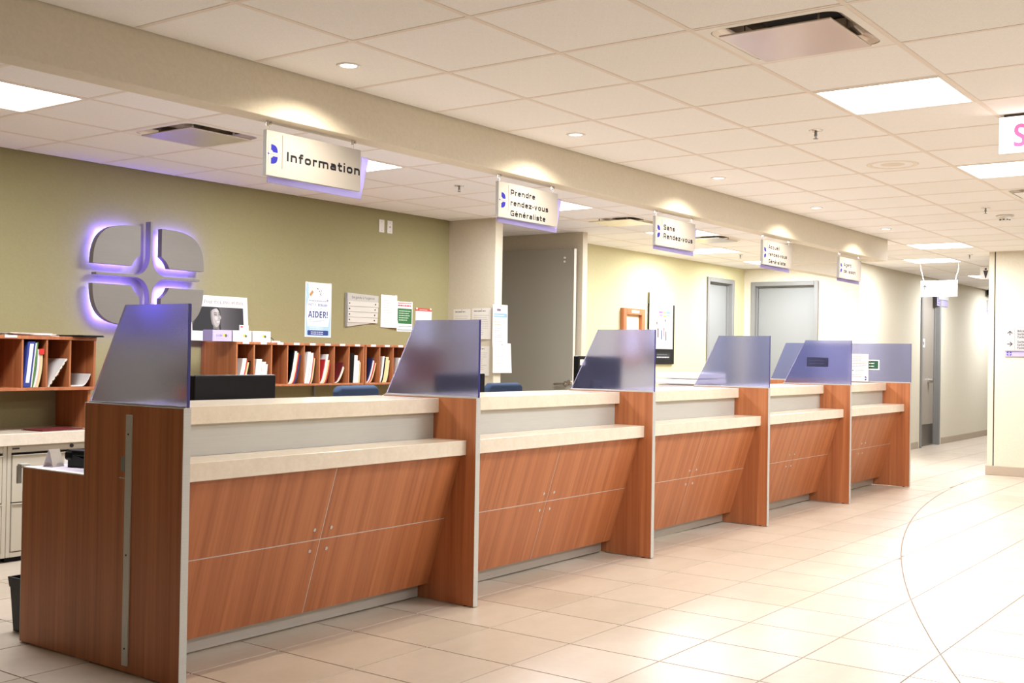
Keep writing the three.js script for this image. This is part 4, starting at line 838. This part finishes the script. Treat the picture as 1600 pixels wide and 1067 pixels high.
const fill = [
  ['loose_papers', 'pale papers with a red tab in the first hole of the left mail sorter', 0.175, [['sheets', M.paper, 0.02, 1], ['tab_strip', M.redTag, 0.005, 0.93], ['file', M.manila, 0.01, 0.85], ['file', M.black, 0.004, 0.9]]],
  ['loose_papers', 'thick pile of white papers in the second hole of the left mail sorter', 0.17, [['sheets', M.paper, 0.03, 1], ['sheets', M.paper, 0.02, 0.9], ['sheets', M.paper, 0.012, 0.8]]],
  null,
  ['file_bundle', 'files in a black folder in the fourth hole of the left mail sorter', 0.235, [['cover', M.black, 0.006, 1], ['pages', M.paper, 0.012, 0.97], ['pages', M.paperTan, 0.008, 0.93], ['file', M.redTag, 0.004, 0.9], ['file', M.navy, 0.01, 0.85]]],
  ['file_bundle', 'tall white papers over red files in the fifth hole of the left mail sorter', 0.225, [['pages', M.paper, 0.018, 1], ['pages', M.paper, 0.012, 0.97], ['cover', M.red, 0.006, 0.85], ['file', M.manila, 0.01, 0.8], ['file', M.black, 0.003, 0.8]]],
  ['file_bundle', 'bright red folder under white sheets in the sixth hole of the left mail sorter', 0.21, [['cover', M.red, 0.005, 0.82], ['pages', M.paper, 0.012, 1], ['file', M.manila, 0.012, 0.8], ['file', M.red, 0.005, 0.72]]],
  ['file_bundle', 'dark red folder in the seventh hole of the left mail sorter', 0.15, [['cover', M.redDark, 0.005, 1], ['pages', M.paper, 0.006, 0.8], ['file', M.paperTan, 0.006, 0.75]]],
  ['file_bundle', 'black folder with curling white sheets in the eighth hole of the left mail sorter', 0.22, [['cover', M.black, 0.03, 1], ['pages', M.paper, 0.02, 0.93], ['pages', M.paper, 0.014, 0.75], ['file', M.manila, 0.006, 0.7]]],
  ['file_bundle', 'navy blue folder over red files in the first hole of the right mail sorter', 0.185, [['cover', M.navy, 0.006, 1], ['pages', M.paper, 0.008, 0.9], ['file', M.red, 0.008, 0.84], ['file', M.manila, 0.006, 0.8]]],
  ['file_bundle', 'cream files with black tabs in the second hole of the right mail sorter', 0.2, [['pages', M.paper, 0.012, 1], ['file', M.black, 0.006, 0.95], ['file', M.manila, 0.02, 0.97], ['file', M.paperTan, 0.01, 0.85]]],
  ['loose_papers', 'white papers in the third hole of the right mail sorter beside the blue screen', 0.19, [['sheets', M.paper, 0.02, 1], ['sheets', M.paper, 0.014, 0.9]]],
];
fill.forEach((f, i) => { if (f) bundle(f[0], f[1], cells2[i][0], cells2[i][1], f[2], f[3]); });

// ------------------------------------------------------------------ on top of the sorter
{
  const t = canvasTex(704, 432, (x, w, h) => {
    x.fillStyle = '#e9e2d9'; x.fillRect(0, 0, w, h);
    x.fillStyle = '#4b4340'; x.font = '46px serif'; x.fillText('Pour moi, moi et moi.', 190, 74);
    const X = 52, Y = 106, W = 598, H = 232; x.save(); x.beginPath(); x.rect(X, Y, W, H); x.clip(); x.filter = 'blur(2.5px)';
    const g0 = x.createLinearGradient(X, 0, X + W, 0); g0.addColorStop(0, '#4c4848'); g0.addColorStop(0.55, '#565252'); g0.addColorStop(1, '#262425'); x.fillStyle = g0; x.fillRect(X, Y, W, H);
    const blob = (pts, c) => { x.fillStyle = c; x.beginPath(); x.moveTo(pts[0], pts[1]); for (let i = 2; i < pts.length; i += 4) x.quadraticCurveTo(pts[i], pts[i + 1], pts[i + 2], pts[i + 3]); x.fill(); };
    const K = (q) => q.map((v, i) => (i % 2 ? Y + v : X + v));
    blob(K([0, 200, 40, 110, 96, 40, 130, -30, 210, -10, 300, -30, 318, 40, 330, 110, 322, 170, 330, 220, 322, 240, 160, 260, 0, 240]), '#1d1b1c');      // dark hair
    blob(K([236, 150, 240, 200, 232, 240, 290, 236, 318, 240, 300, 200, 306, 170]), '#6f6966');                                                             // neck
    blob(K([214, 26, 250, -12, 296, 16, 320, 40, 322, 74, 336, 98, 332, 108, 322, 112, 320, 132, 318, 172, 280, 194, 236, 190, 216, 146, 200, 90, 214, 26]), '#aaa39e'); // face turned to the right
    blob(K([214, 26, 204, 80, 218, 146, 236, 186, 270, 194, 236, 160, 234, 110, 224, 60, 240, 14]), '#827b77');
    blob(K([256, 96, 276, 82, 292, 98, 296, 124, 276, 128, 254, 120, 256, 96]), '#c2bbb6');
    blob(K([262, 18, 290, 16, 308, 36, 300, 54, 274, 48, 258, 38, 262, 18]), '#bcb5b0');
    x.strokeStyle = '#2a2625'; x.lineWidth = 4; x.beginPath(); x.moveTo(X + 250, Y + 62); x.quadraticCurveTo(X + 266, Y + 52, X + 284, Y + 60); x.moveTo(X + 300, Y + 58); x.quadraticCurveTo(X + 310, Y + 54, X + 320, Y + 60); x.stroke();
    x.lineWidth = 6; x.beginPath(); x.moveTo(X + 254, Y + 78); x.quadraticCurveTo(X + 268, Y + 70, X + 284, Y + 79); x.moveTo(X + 302, Y + 76); x.quadraticCurveTo(X + 311, Y + 71, X + 319, Y + 77); x.stroke();
    x.strokeStyle = '#6b6461'; x.lineWidth = 3; x.beginPath(); x.moveTo(X + 300, Y + 84); x.quadraticCurveTo(X + 312, Y + 98, X + 318, Y + 110); x.quadraticCurveTo(X + 306, Y + 118, X + 296, Y + 112); x.stroke();
    blob(K([268, 134, 292, 141, 318, 130, 314, 150, 294, 152, 276, 149, 268, 134]), '#e0dcd8'); x.strokeStyle = '#6a605c'; x.lineWidth = 2; x.stroke();
    blob(K([150, 60, 190, 30, 216, 26, 206, 100, 226, 170, 240, 220, 210, 240, 150, 250, 120, 240]), '#1d1b1c'); blob(K([216, 24, 250, -20, 310, 14, 330, 40, 326, 90, 316, 40, 290, 14, 250, 10, 216, 40]), '#1d1b1c');
    blob(K([180, 240, 230, 200, 280, 214, 320, 216, 350, 240]), '#242122');
    x.restore();
  });
  const o = thing('portrait_board', 'white display board with a black and white photo of a smiling woman', 'poster', [2.845, 1.356, -3.3]);
  const tilt = (g) => { g.rotateX(-0.09); return g; };
  part(o, 'board', tilt(box(-0.285, 0.29, 0, 0.345, -0.008, 0, 0.001)), M.paper); part(o, 'printed_face', tilt(sheet(-0.285, 0.29, 0.0, 0.345, 0.0006, 0.001)), print(t)); part(o, 'bottom_edge', tilt(box(-0.286, 0.291, -0.003, 0.002, -0.009, 0.003, 0)), M.dark);
  const tb = (bg) => canvasTex(192, 96, (x, w, h) => { x.fillStyle = bg; x.fillRect(0, 0, w, h); x.fillStyle = '#4c4a58'; x.font = '30px sans-serif'; x.fillText('code', 34, 56); x.fillStyle = '#d9b62e'; x.beginPath(); x.ellipse(116, 42, 12, 14, 0, 0, 7); x.fill(); x.fillStyle = '#4c5a3a'; x.beginPath(); x.ellipse(134, 46, 11, 14, 0, 0, 7); x.fill(); x.fillStyle = '#6a6478'; x.font = '28px sans-serif'; x.fillText('d', 142, 56); x.strokeStyle = '#8a8494'; x.lineWidth = 2; x.beginPath(); x.moveTo(40, 74); x.lineTo(120, 74); x.stroke(); });
  const bx = (x, bg, m, label) => { const b = thing('card_box', label, 'box', [x, 1.354, -2.965], 0, 'small printed boxes on the mail sorter'); part(b, 'carton', box(0.0, 0.172, 0, 0.079, -0.11, 0, 0.001), m); part(b, 'printed_face', sheet(0.001, 0.171, 0.001, 0.078, 0.0006, 0.001), print(tb(bg))); part(b, 'lid_flap', box(0.003, 0.169, 0.079, 0.081, -0.108, -0.001, 0.0005), m); };
  bx(2.515, '#b5a8d6', M.lavender, 'lavender box, leftmost of the three printed boxes on the mail sorter');
  bx(2.70, '#eee9e4', M.paper, 'white box, middle one of the three printed boxes on the mail sorter');
  bx(2.885, '#efeae5', M.paper, 'white box, rightmost of the three printed boxes on the mail sorter');
  const c = thing('card_stack', 'small white card standing on the middle printed box', 'card', [2.79, 1.436, -3.0]); part(c, 'card', box(0, 0.085, 0, 0.04, -0.006, 0, 0.001), M.paper); part(c, 'print_mark', box(0.008, 0.03, 0.022, 0.034, 0, 0.0008, 0), M.redTag);
  const e = thing('paper_tray_slip', 'low stack of white slips to the right of the printed boxes', 'papers', [3.075, 1.354, -2.97]); part(e, 'slips', box(0, 0.085, 0, 0.012, -0.1, 0, 0.0005), M.paper); part(e, 'clip', tube([[0.01, 0.04, -0.05], [0.03, 0.03, -0.03], [0.04, 0.013, -0.02]], 0.003, 10, 6), M.dark);
}

// ------------------------------------------------------------------ papers and plates on the walls
const ZW = -3.35;
function wallSheet(name, label, cat, x0, x1, y0, y1, tex, o2 = {}) {
  const o = thing(name, label, cat, [x0, y0, ZW]);
  part(o, 'printed_face', sheet(0, x1 - x0, 0, y1 - y0, 0.003, 0.0012, o2.f || null), print(tex));
  const w = x1 - x0, h = y1 - y0; for (const x of [0.015, w - 0.015]) part(o, 'tape', box(x - 0.01, x + 0.01, h - 0.012, h + 0.004, 0.0005, 0.0046, 0), M.paper);
  return o;
}
wallSheet('health_poster', 'tall blue and white poster with AIDER in large letters on the olive wall', 'poster', 3.763, 4.063, 1.41, 1.865, canvasTex(384, 584, (x, w, h) => {
  x.fillStyle = '#a8cbe0'; x.fillRect(0, 0, w, h); x.fillStyle = '#c4dcea'; for (let k = 0; k < 12; k++) { x.beginPath(); x.moveTo(192, 560); x.lineTo(k * 40 - 40, 0); x.lineTo(k * 40 - 22, 0); x.fill(); }
  x.fillStyle = '#eef3f5'; x.beginPath(); x.moveTo(40, 0); x.lineTo(w, 0); x.lineTo(w, 70); x.bezierCurveTo(360, 240, 370, 340, 340, 470); x.lineTo(44, 470); x.bezierCurveTo(10, 340, 20, 200, 60, 160); x.fill(); x.strokeStyle = '#f2f0ec'; x.lineWidth = 14; x.strokeRect(5, 5, w - 10, h - 10);
  x.save(); x.translate(92, 116); x.rotate(-0.85); x.fillStyle = '#c08a4c'; x.fillRect(-34, -15, 62, 30); x.fillStyle = '#e9e6e2'; x.fillRect(28, -15, 62, 30); x.restore();
  x.save(); x.translate(262, 118); x.rotate(0.82); x.fillStyle = '#e4e0e4'; x.fillRect(-44, -10, 130, 20); x.fillStyle = '#8c6a72'; x.fillRect(86, -10, 16, 20); x.restore();
  x.fillStyle = '#4b3f3c'; for (const [a, b] of [[176, 62], [184, 68], [206, 92], [224, 108], [216, 122], [232, 86], [228, 132]]) { x.beginPath(); x.ellipse(a, b, 8, 5, a, 0, 7); x.fill(); }
  x.textAlign = 'center'; x.fillStyle = '#a5abb5'; x.font = '26px sans-serif'; textLines(x, 56, 196, 270, 1, 20, '#b0b5be', 13);
  x.fillStyle = '#5a6a90'; x.font = '36px sans-serif'; x.fillText('PRÊT À ', 106, 252); x.font = 'bold 34px sans-serif'; x.fillStyle = '#3a4a80'; x.fillText('ÉCRASER', 256, 252); x.font = '24px sans-serif'; x.fillStyle = '#9aa6bd'; x.fillText('NOUS POUVONS VOUS', 192, 290);
  x.fillStyle = '#1f3478'; x.font = 'bold 96px sans-serif'; x.save(); x.translate(192, 376); x.scale(0.94, 1); x.fillText('AIDER!', 0, 0); x.restore();
  textLines(x, 60, 402, 270, 2, 16, '#8f9bb0', 5); textLines(x, 110, 440, 160, 1, 16, '#a9b3c4', 4); textLines(x, 70, 484, 240, 2, 22, '#c9dceb', 10);
  x.fillStyle = '#24397f'; x.beginPath(); x.roundRect(40, 512, 304, 52, 12); x.fill(); textLines(x, 90, 530, 210, 2, 20, '#dfe6f2', 8);
}));
{
  const o = thing('duty_board', 'grey sign headed De garde à l’urgence with four blank name slots', 'sign', [4.228, 1.5, ZW]);
  const sh = [[0, 0.006], [0.4, 0.056], [0.406, 0.29], [0, 0.302]];
  part(o, 'plate', alongZ(sh, 0.002, 0.012), std({ color: 0xb9b4a6, roughness: 0.5 }));
  part(o, 'heading', sheet(0.02, 0.398, 0.238, 0.29, 0.0126, 0.001), print(canvasTex(512, 72, (x, w, h) => { x.fillStyle = '#bab5a8'; x.fillRect(0, 0, w, h); x.fillStyle = '#3a3834'; x.font = '42px sans-serif'; x.fillText("De garde à l'urgence", 66, 50); })));
  part(o, 'side_rail', box(0.0, 0.016, 0.008, 0.3, 0.012, 0.018, 0.001), M.frameGrey);
  for (let k = 0; k < 4; k++) { const y = 0.188 - k * 0.047, s = part(o, 'name_slot', box(0.022, 0.404 - k * 0.004, y, y + 0.043, 0.012, 0.0165, 0.001), std({ color: 0xcdc8ba, roughness: 0.45 })); for (const x of [0.04, 0.362 - k * 0.004]) part(s, 'peg', cyl(0.006, 0.006, 0.004, x, y + 0.024, 0.0175, 'z', 12), M.black); }
}
wallSheet('white_letter', 'white typed sheet with a curling corner beside the grey duty sign', 'paper', 4.674, 4.888, 1.515, 1.806, canvasTex(256, 352, (x, w, h) => { x.fillStyle = '#e6e1da'; x.fillRect(0, 0, w, h); textLines(x, 40, 60, 150, 7, 26, '#a5a09c', 4); textLines(x, 40, 262, 160, 3, 20, '#aaa5a0', 4); }), { f: (u, v) => 0.035 * Math.max(0, 0.35 - v) * Math.max(0, u) * 2.2 });
{
  const o = wallSheet('green_poster', 'white notice with a red heading and a green block on the olive wall', 'notice', 4.889, 5.1, 1.485, 1.757, canvasTex(256, 330, (x, w, h) => { x.fillStyle = '#ece8e2'; x.fillRect(0, 0, w, h); x.fillStyle = '#a83038'; x.fillRect(14, 14, w - 28, 8); textLines(x, 16, 44, 220, 1, 10, '#b03a42', 15); x.fillStyle = '#2f6a35'; x.fillRect(10, 76, w - 20, 168); textLines(x, 34, 104, 200, 5, 25, '#c3d4bd', 9); x.fillStyle = '#49584a'; x.fillRect(10, 270, w - 20, 6); x.fillRect(10, 308, w - 20, 7); }));
  o.position.z = ZW - 0.0008;
}
wallSheet('red_topped_sheet', 'white sheet with a red top band half behind the second blue screen', 'paper', 5.145, 5.372, 1.4, 1.707, canvasTex(256, 346, (x, w, h) => { x.fillStyle = '#e9e4dd'; x.fillRect(0, 0, w, h); x.fillStyle = '#c8473c'; x.fillRect(0, 0, w, 30); textLines(x, 60, 16, 130, 1, 9, '#eccfc8', 6); textLines(x, 20, 52, 60, 3, 12, '#a9a49e', 3); textLines(x, 100, 70, 60, 2, 14, '#b5b0aa', 3); textLines(x, 20, 130, 200, 9, 20, '#b3aea8', 3); }));
for (const [x, l] of [[4.632, 'blank white wall plate, left one of two high on the olive wall'], [4.738, 'white wall plate with a small mark, right one of two high on the olive wall']]) {
  const o = thing('wall_plate', l, 'wall plate', [x, 2.36, ZW]); part(o, 'cover', rbox(0, 0.068, 0, 0.114, 0, 0.007, 0.003, 2), M.plastic); for (const y of [0.02, 0.094]) part(o, 'screw', cyl(0.003, 0.003, 0.002, 0.034, y, 0.0075, 'z', 10), M.frameGrey); if (x > 4.7) part(o, 'socket', box(0.027, 0.041, 0.05, 0.064, 0.007, 0.0085, 0), M.frameGrey);
}
{ // papers on the stub wall: side face looks to -x, end face to +z
  const sidePaper = (label, z0, z1, y0, y1, tex) => { const o = thing('pinned_paper', label, 'paper', [5.6135, y0, (z0 + z1) / 2]); const w = z1 - z0, g = sheet(-w / 2, w / 2, 0, y1 - y0, 0, 0.0012, (u, v) => 0.008 * (1 - v) * Math.sin(u * 3)); g.rotateY(-Math.PI / 2); part(o, 'printed_face', g, print(tex)); part(o, 'pin', cyl(0.004, 0.004, 0.005, -0.002, y1 - y0 - 0.01, 0, 'x', 10), M.frameGrey); };
  const tx = (n, dark) => canvasTex(192, 260, (x, w, h) => { x.fillStyle = '#d8d1c4'; x.fillRect(0, 0, w, h); textLines(x, 20, 24, 120, 1, 10, '#6d6862', 8); textLines(x, 20, 60, 150, n, 18, dark, 3); });
  sidePaper('left pinned sheet on the side of the short wall, cut off by the blue screen', -3.28, -3.075, 1.42, 1.715, tx(9, '#9d978c'));
  sidePaper('right pinned sheet with a printed table on the side of the short wall', -3.055, -2.825, 1.43, 1.72, tx(10, '#8f8a84'));
  sidePaper('lower pinned sheet on the side of the short wall above the monitor', -3.04, -2.84, 1.09, 1.365, tx(9, '#8a857f'));
  const endPaper = (label, x0, x1, y0, y1, z, tex, lift) => { const o = thing('pinned_paper', label, 'paper', [x0, y0, z]); part(o, 'printed_face', sheet(0, x1 - x0, 0, y1 - y0, 0, 0.0012, (u, v) => lift * (1 - v) * (0.4 + u)), print(tex)); part(o, 'pin', cyl(0.005, 0.005, 0.006, (x1 - x0) / 2, y1 - y0 - 0.014, 0.003, 'z', 10), M.chrome); };
  endPaper('tall white flyer with a blue band on the end of the short wall', 5.585, 5.815, 1.36, 1.755, -2.7875, canvasTex(256, 440, (x, w, h) => { x.fillStyle = '#c9c4be'; x.fillRect(0, 0, w, h); x.fillStyle = '#5d4a5c'; x.fillRect(70, 44, 66, 22); x.fillStyle = '#7c9cc6'; x.fillRect(18, 92, w - 30, 40); textLines(x, 24, 112, 180, 1, 9, '#c8d6e8', 7); textLines(x, 30, 182, 130, 2, 22, '#a89a6e', 8); x.strokeStyle = '#a89a6e'; x.lineWidth = 5; x.beginPath(); x.moveTo(178, 160); x.lineTo(208, 212); x.moveTo(208, 160); x.lineTo(178, 212); x.stroke(); textLines(x, 30, 250, 180, 8, 22, '#6a6670', 4); }), 0.004);
  endPaper('plain white sheet hanging lowest on the end of the short wall', 5.58, 5.86, 1.118, 1.395, -2.778, canvasTex(192, 200, (x, w, h) => { x.fillStyle = '#cac3bd'; x.fillRect(0, 0, w, h); textLines(x, 30, 40, 100, 5, 24, '#a8a19d', 3); }), 0.012);
}
{ // on the middle wall
  const o = thing('display_case', 'wood framed display case with white papers on the brightly lit olive wall', 'frame', [8.78, 1.2, -3.33]);
  const w = 0.51, h = 0.665;
  part(o, 'frame', [box(0, 0.075, 0, h, 0, 0.05, 0.004), box(w - 0.075, w, 0, h, 0, 0.05, 0.004), box(0.075, w - 0.075, h - 0.075, h, 0, 0.05, 0.004), box(0.075, w - 0.075, 0, 0.075, 0, 0.05, 0.004)], M.wood);
  part(o, 'backing', box(0.075, w - 0.075, 0.075, h - 0.075, 0.001, 0.008, 0), M.manila);
  part(o, 'paper', sheet(0.11, w - 0.11, 0.12, h - 0.1, 0.0095, 0.001), print(canvasTex(128, 192, (x, ww, hh) => { x.fillStyle = '#f4f0ea'; x.fillRect(0, 0, ww, hh); x.fillStyle = '#ecc084'; x.fillRect(8, 64, ww - 16, 18); textLines(x, 14, 110, 100, 4, 16, '#cfc8c0', 3); })));
  part(o, 'name_plate', box(0.18, 0.36, h - 0.055, h - 0.02, 0.05, 0.053, 0.001), std({ color: 0xd8c9a4, roughness: 0.4 }));
  const p = thing('framed_poster', 'tall white poster with small people over a black frame on the brightly lit olive wall', 'poster', [9.42, 1.2, -3.33]);
  part(p, 'frame', box(0.02, 0.66, 0, 0.75, 0.0, 0.028, 0.003), M.black);
  part(p, 'frame_lettering', sheet(0.2, 0.55, 0.07, 0.14, 0.0287, 0.001), print(canvasTex(256, 48, (x, ww, hh) => { x.fillStyle = '#1a1a1a'; x.fillRect(0, 0, ww, hh); textLines(x, 10, 14, 200, 1, 9, '#6a6a6a', 6); textLines(x, 4, 36, 240, 1, 9, '#a8a8a8', 9); })));
  part(p, 'poster_sheet', sheet(0, 0.6, 0.19, 0.91, 0.034, 0.002, (u, v) => 0.012 * Math.sin(u * 3.1) * (1 - v)), print(canvasTex(512, 614, (x, ww, hh) => {
    x.fillStyle = '#bcb8b4'; x.fillRect(0, 0, ww, hh); textLines(x, 150, 120, 220, 1, 9, '#d890a4', 8); textLines(x, 200, 150, 140, 1, 9, '#f3d8c8', 6);
    [['#e0559a', 190, 214, 90], ['#f0c848', 290, 218, 60], ['#58a8d8', 356, 214, 90], ['#d868b0', 200, 246, 80], ['#f0c030', 296, 254, 56], ['#70b8e0', 360, 246, 70]].forEach(([c, a, b, l]) => { x.fillStyle = c; x.fillRect(a, b, l, 20); });
    [[150, 330, '#4a3a38', '#c9a08c'], [220, 310, '#d8b8b0', '#e8d8d0'], [250, 420, '#33406a', '#33406a'], [330, 300, '#2c2830', '#d8d0d8'], [380, 340, '#c89a88', '#e8c8b8'], [350, 430, '#4a4a68', '#40405c'], [175, 400, '#2a2426', '#5a3a3c'], [300, 390, '#7a4a48', '#8a6a70']].forEach(([a, b, c, d]) => { x.fillStyle = d; x.fillRect(a - 12, b + 22, 24, 70); x.fillStyle = c; x.beginPath(); x.ellipse(a, b + 10, 12, 16, 0, 0, 7); x.fill(); });
    textLines(x, 140, 540, 260, 2, 24, '#d8d2cc', 5);
  })));
}

renderer.render(scene, camera);
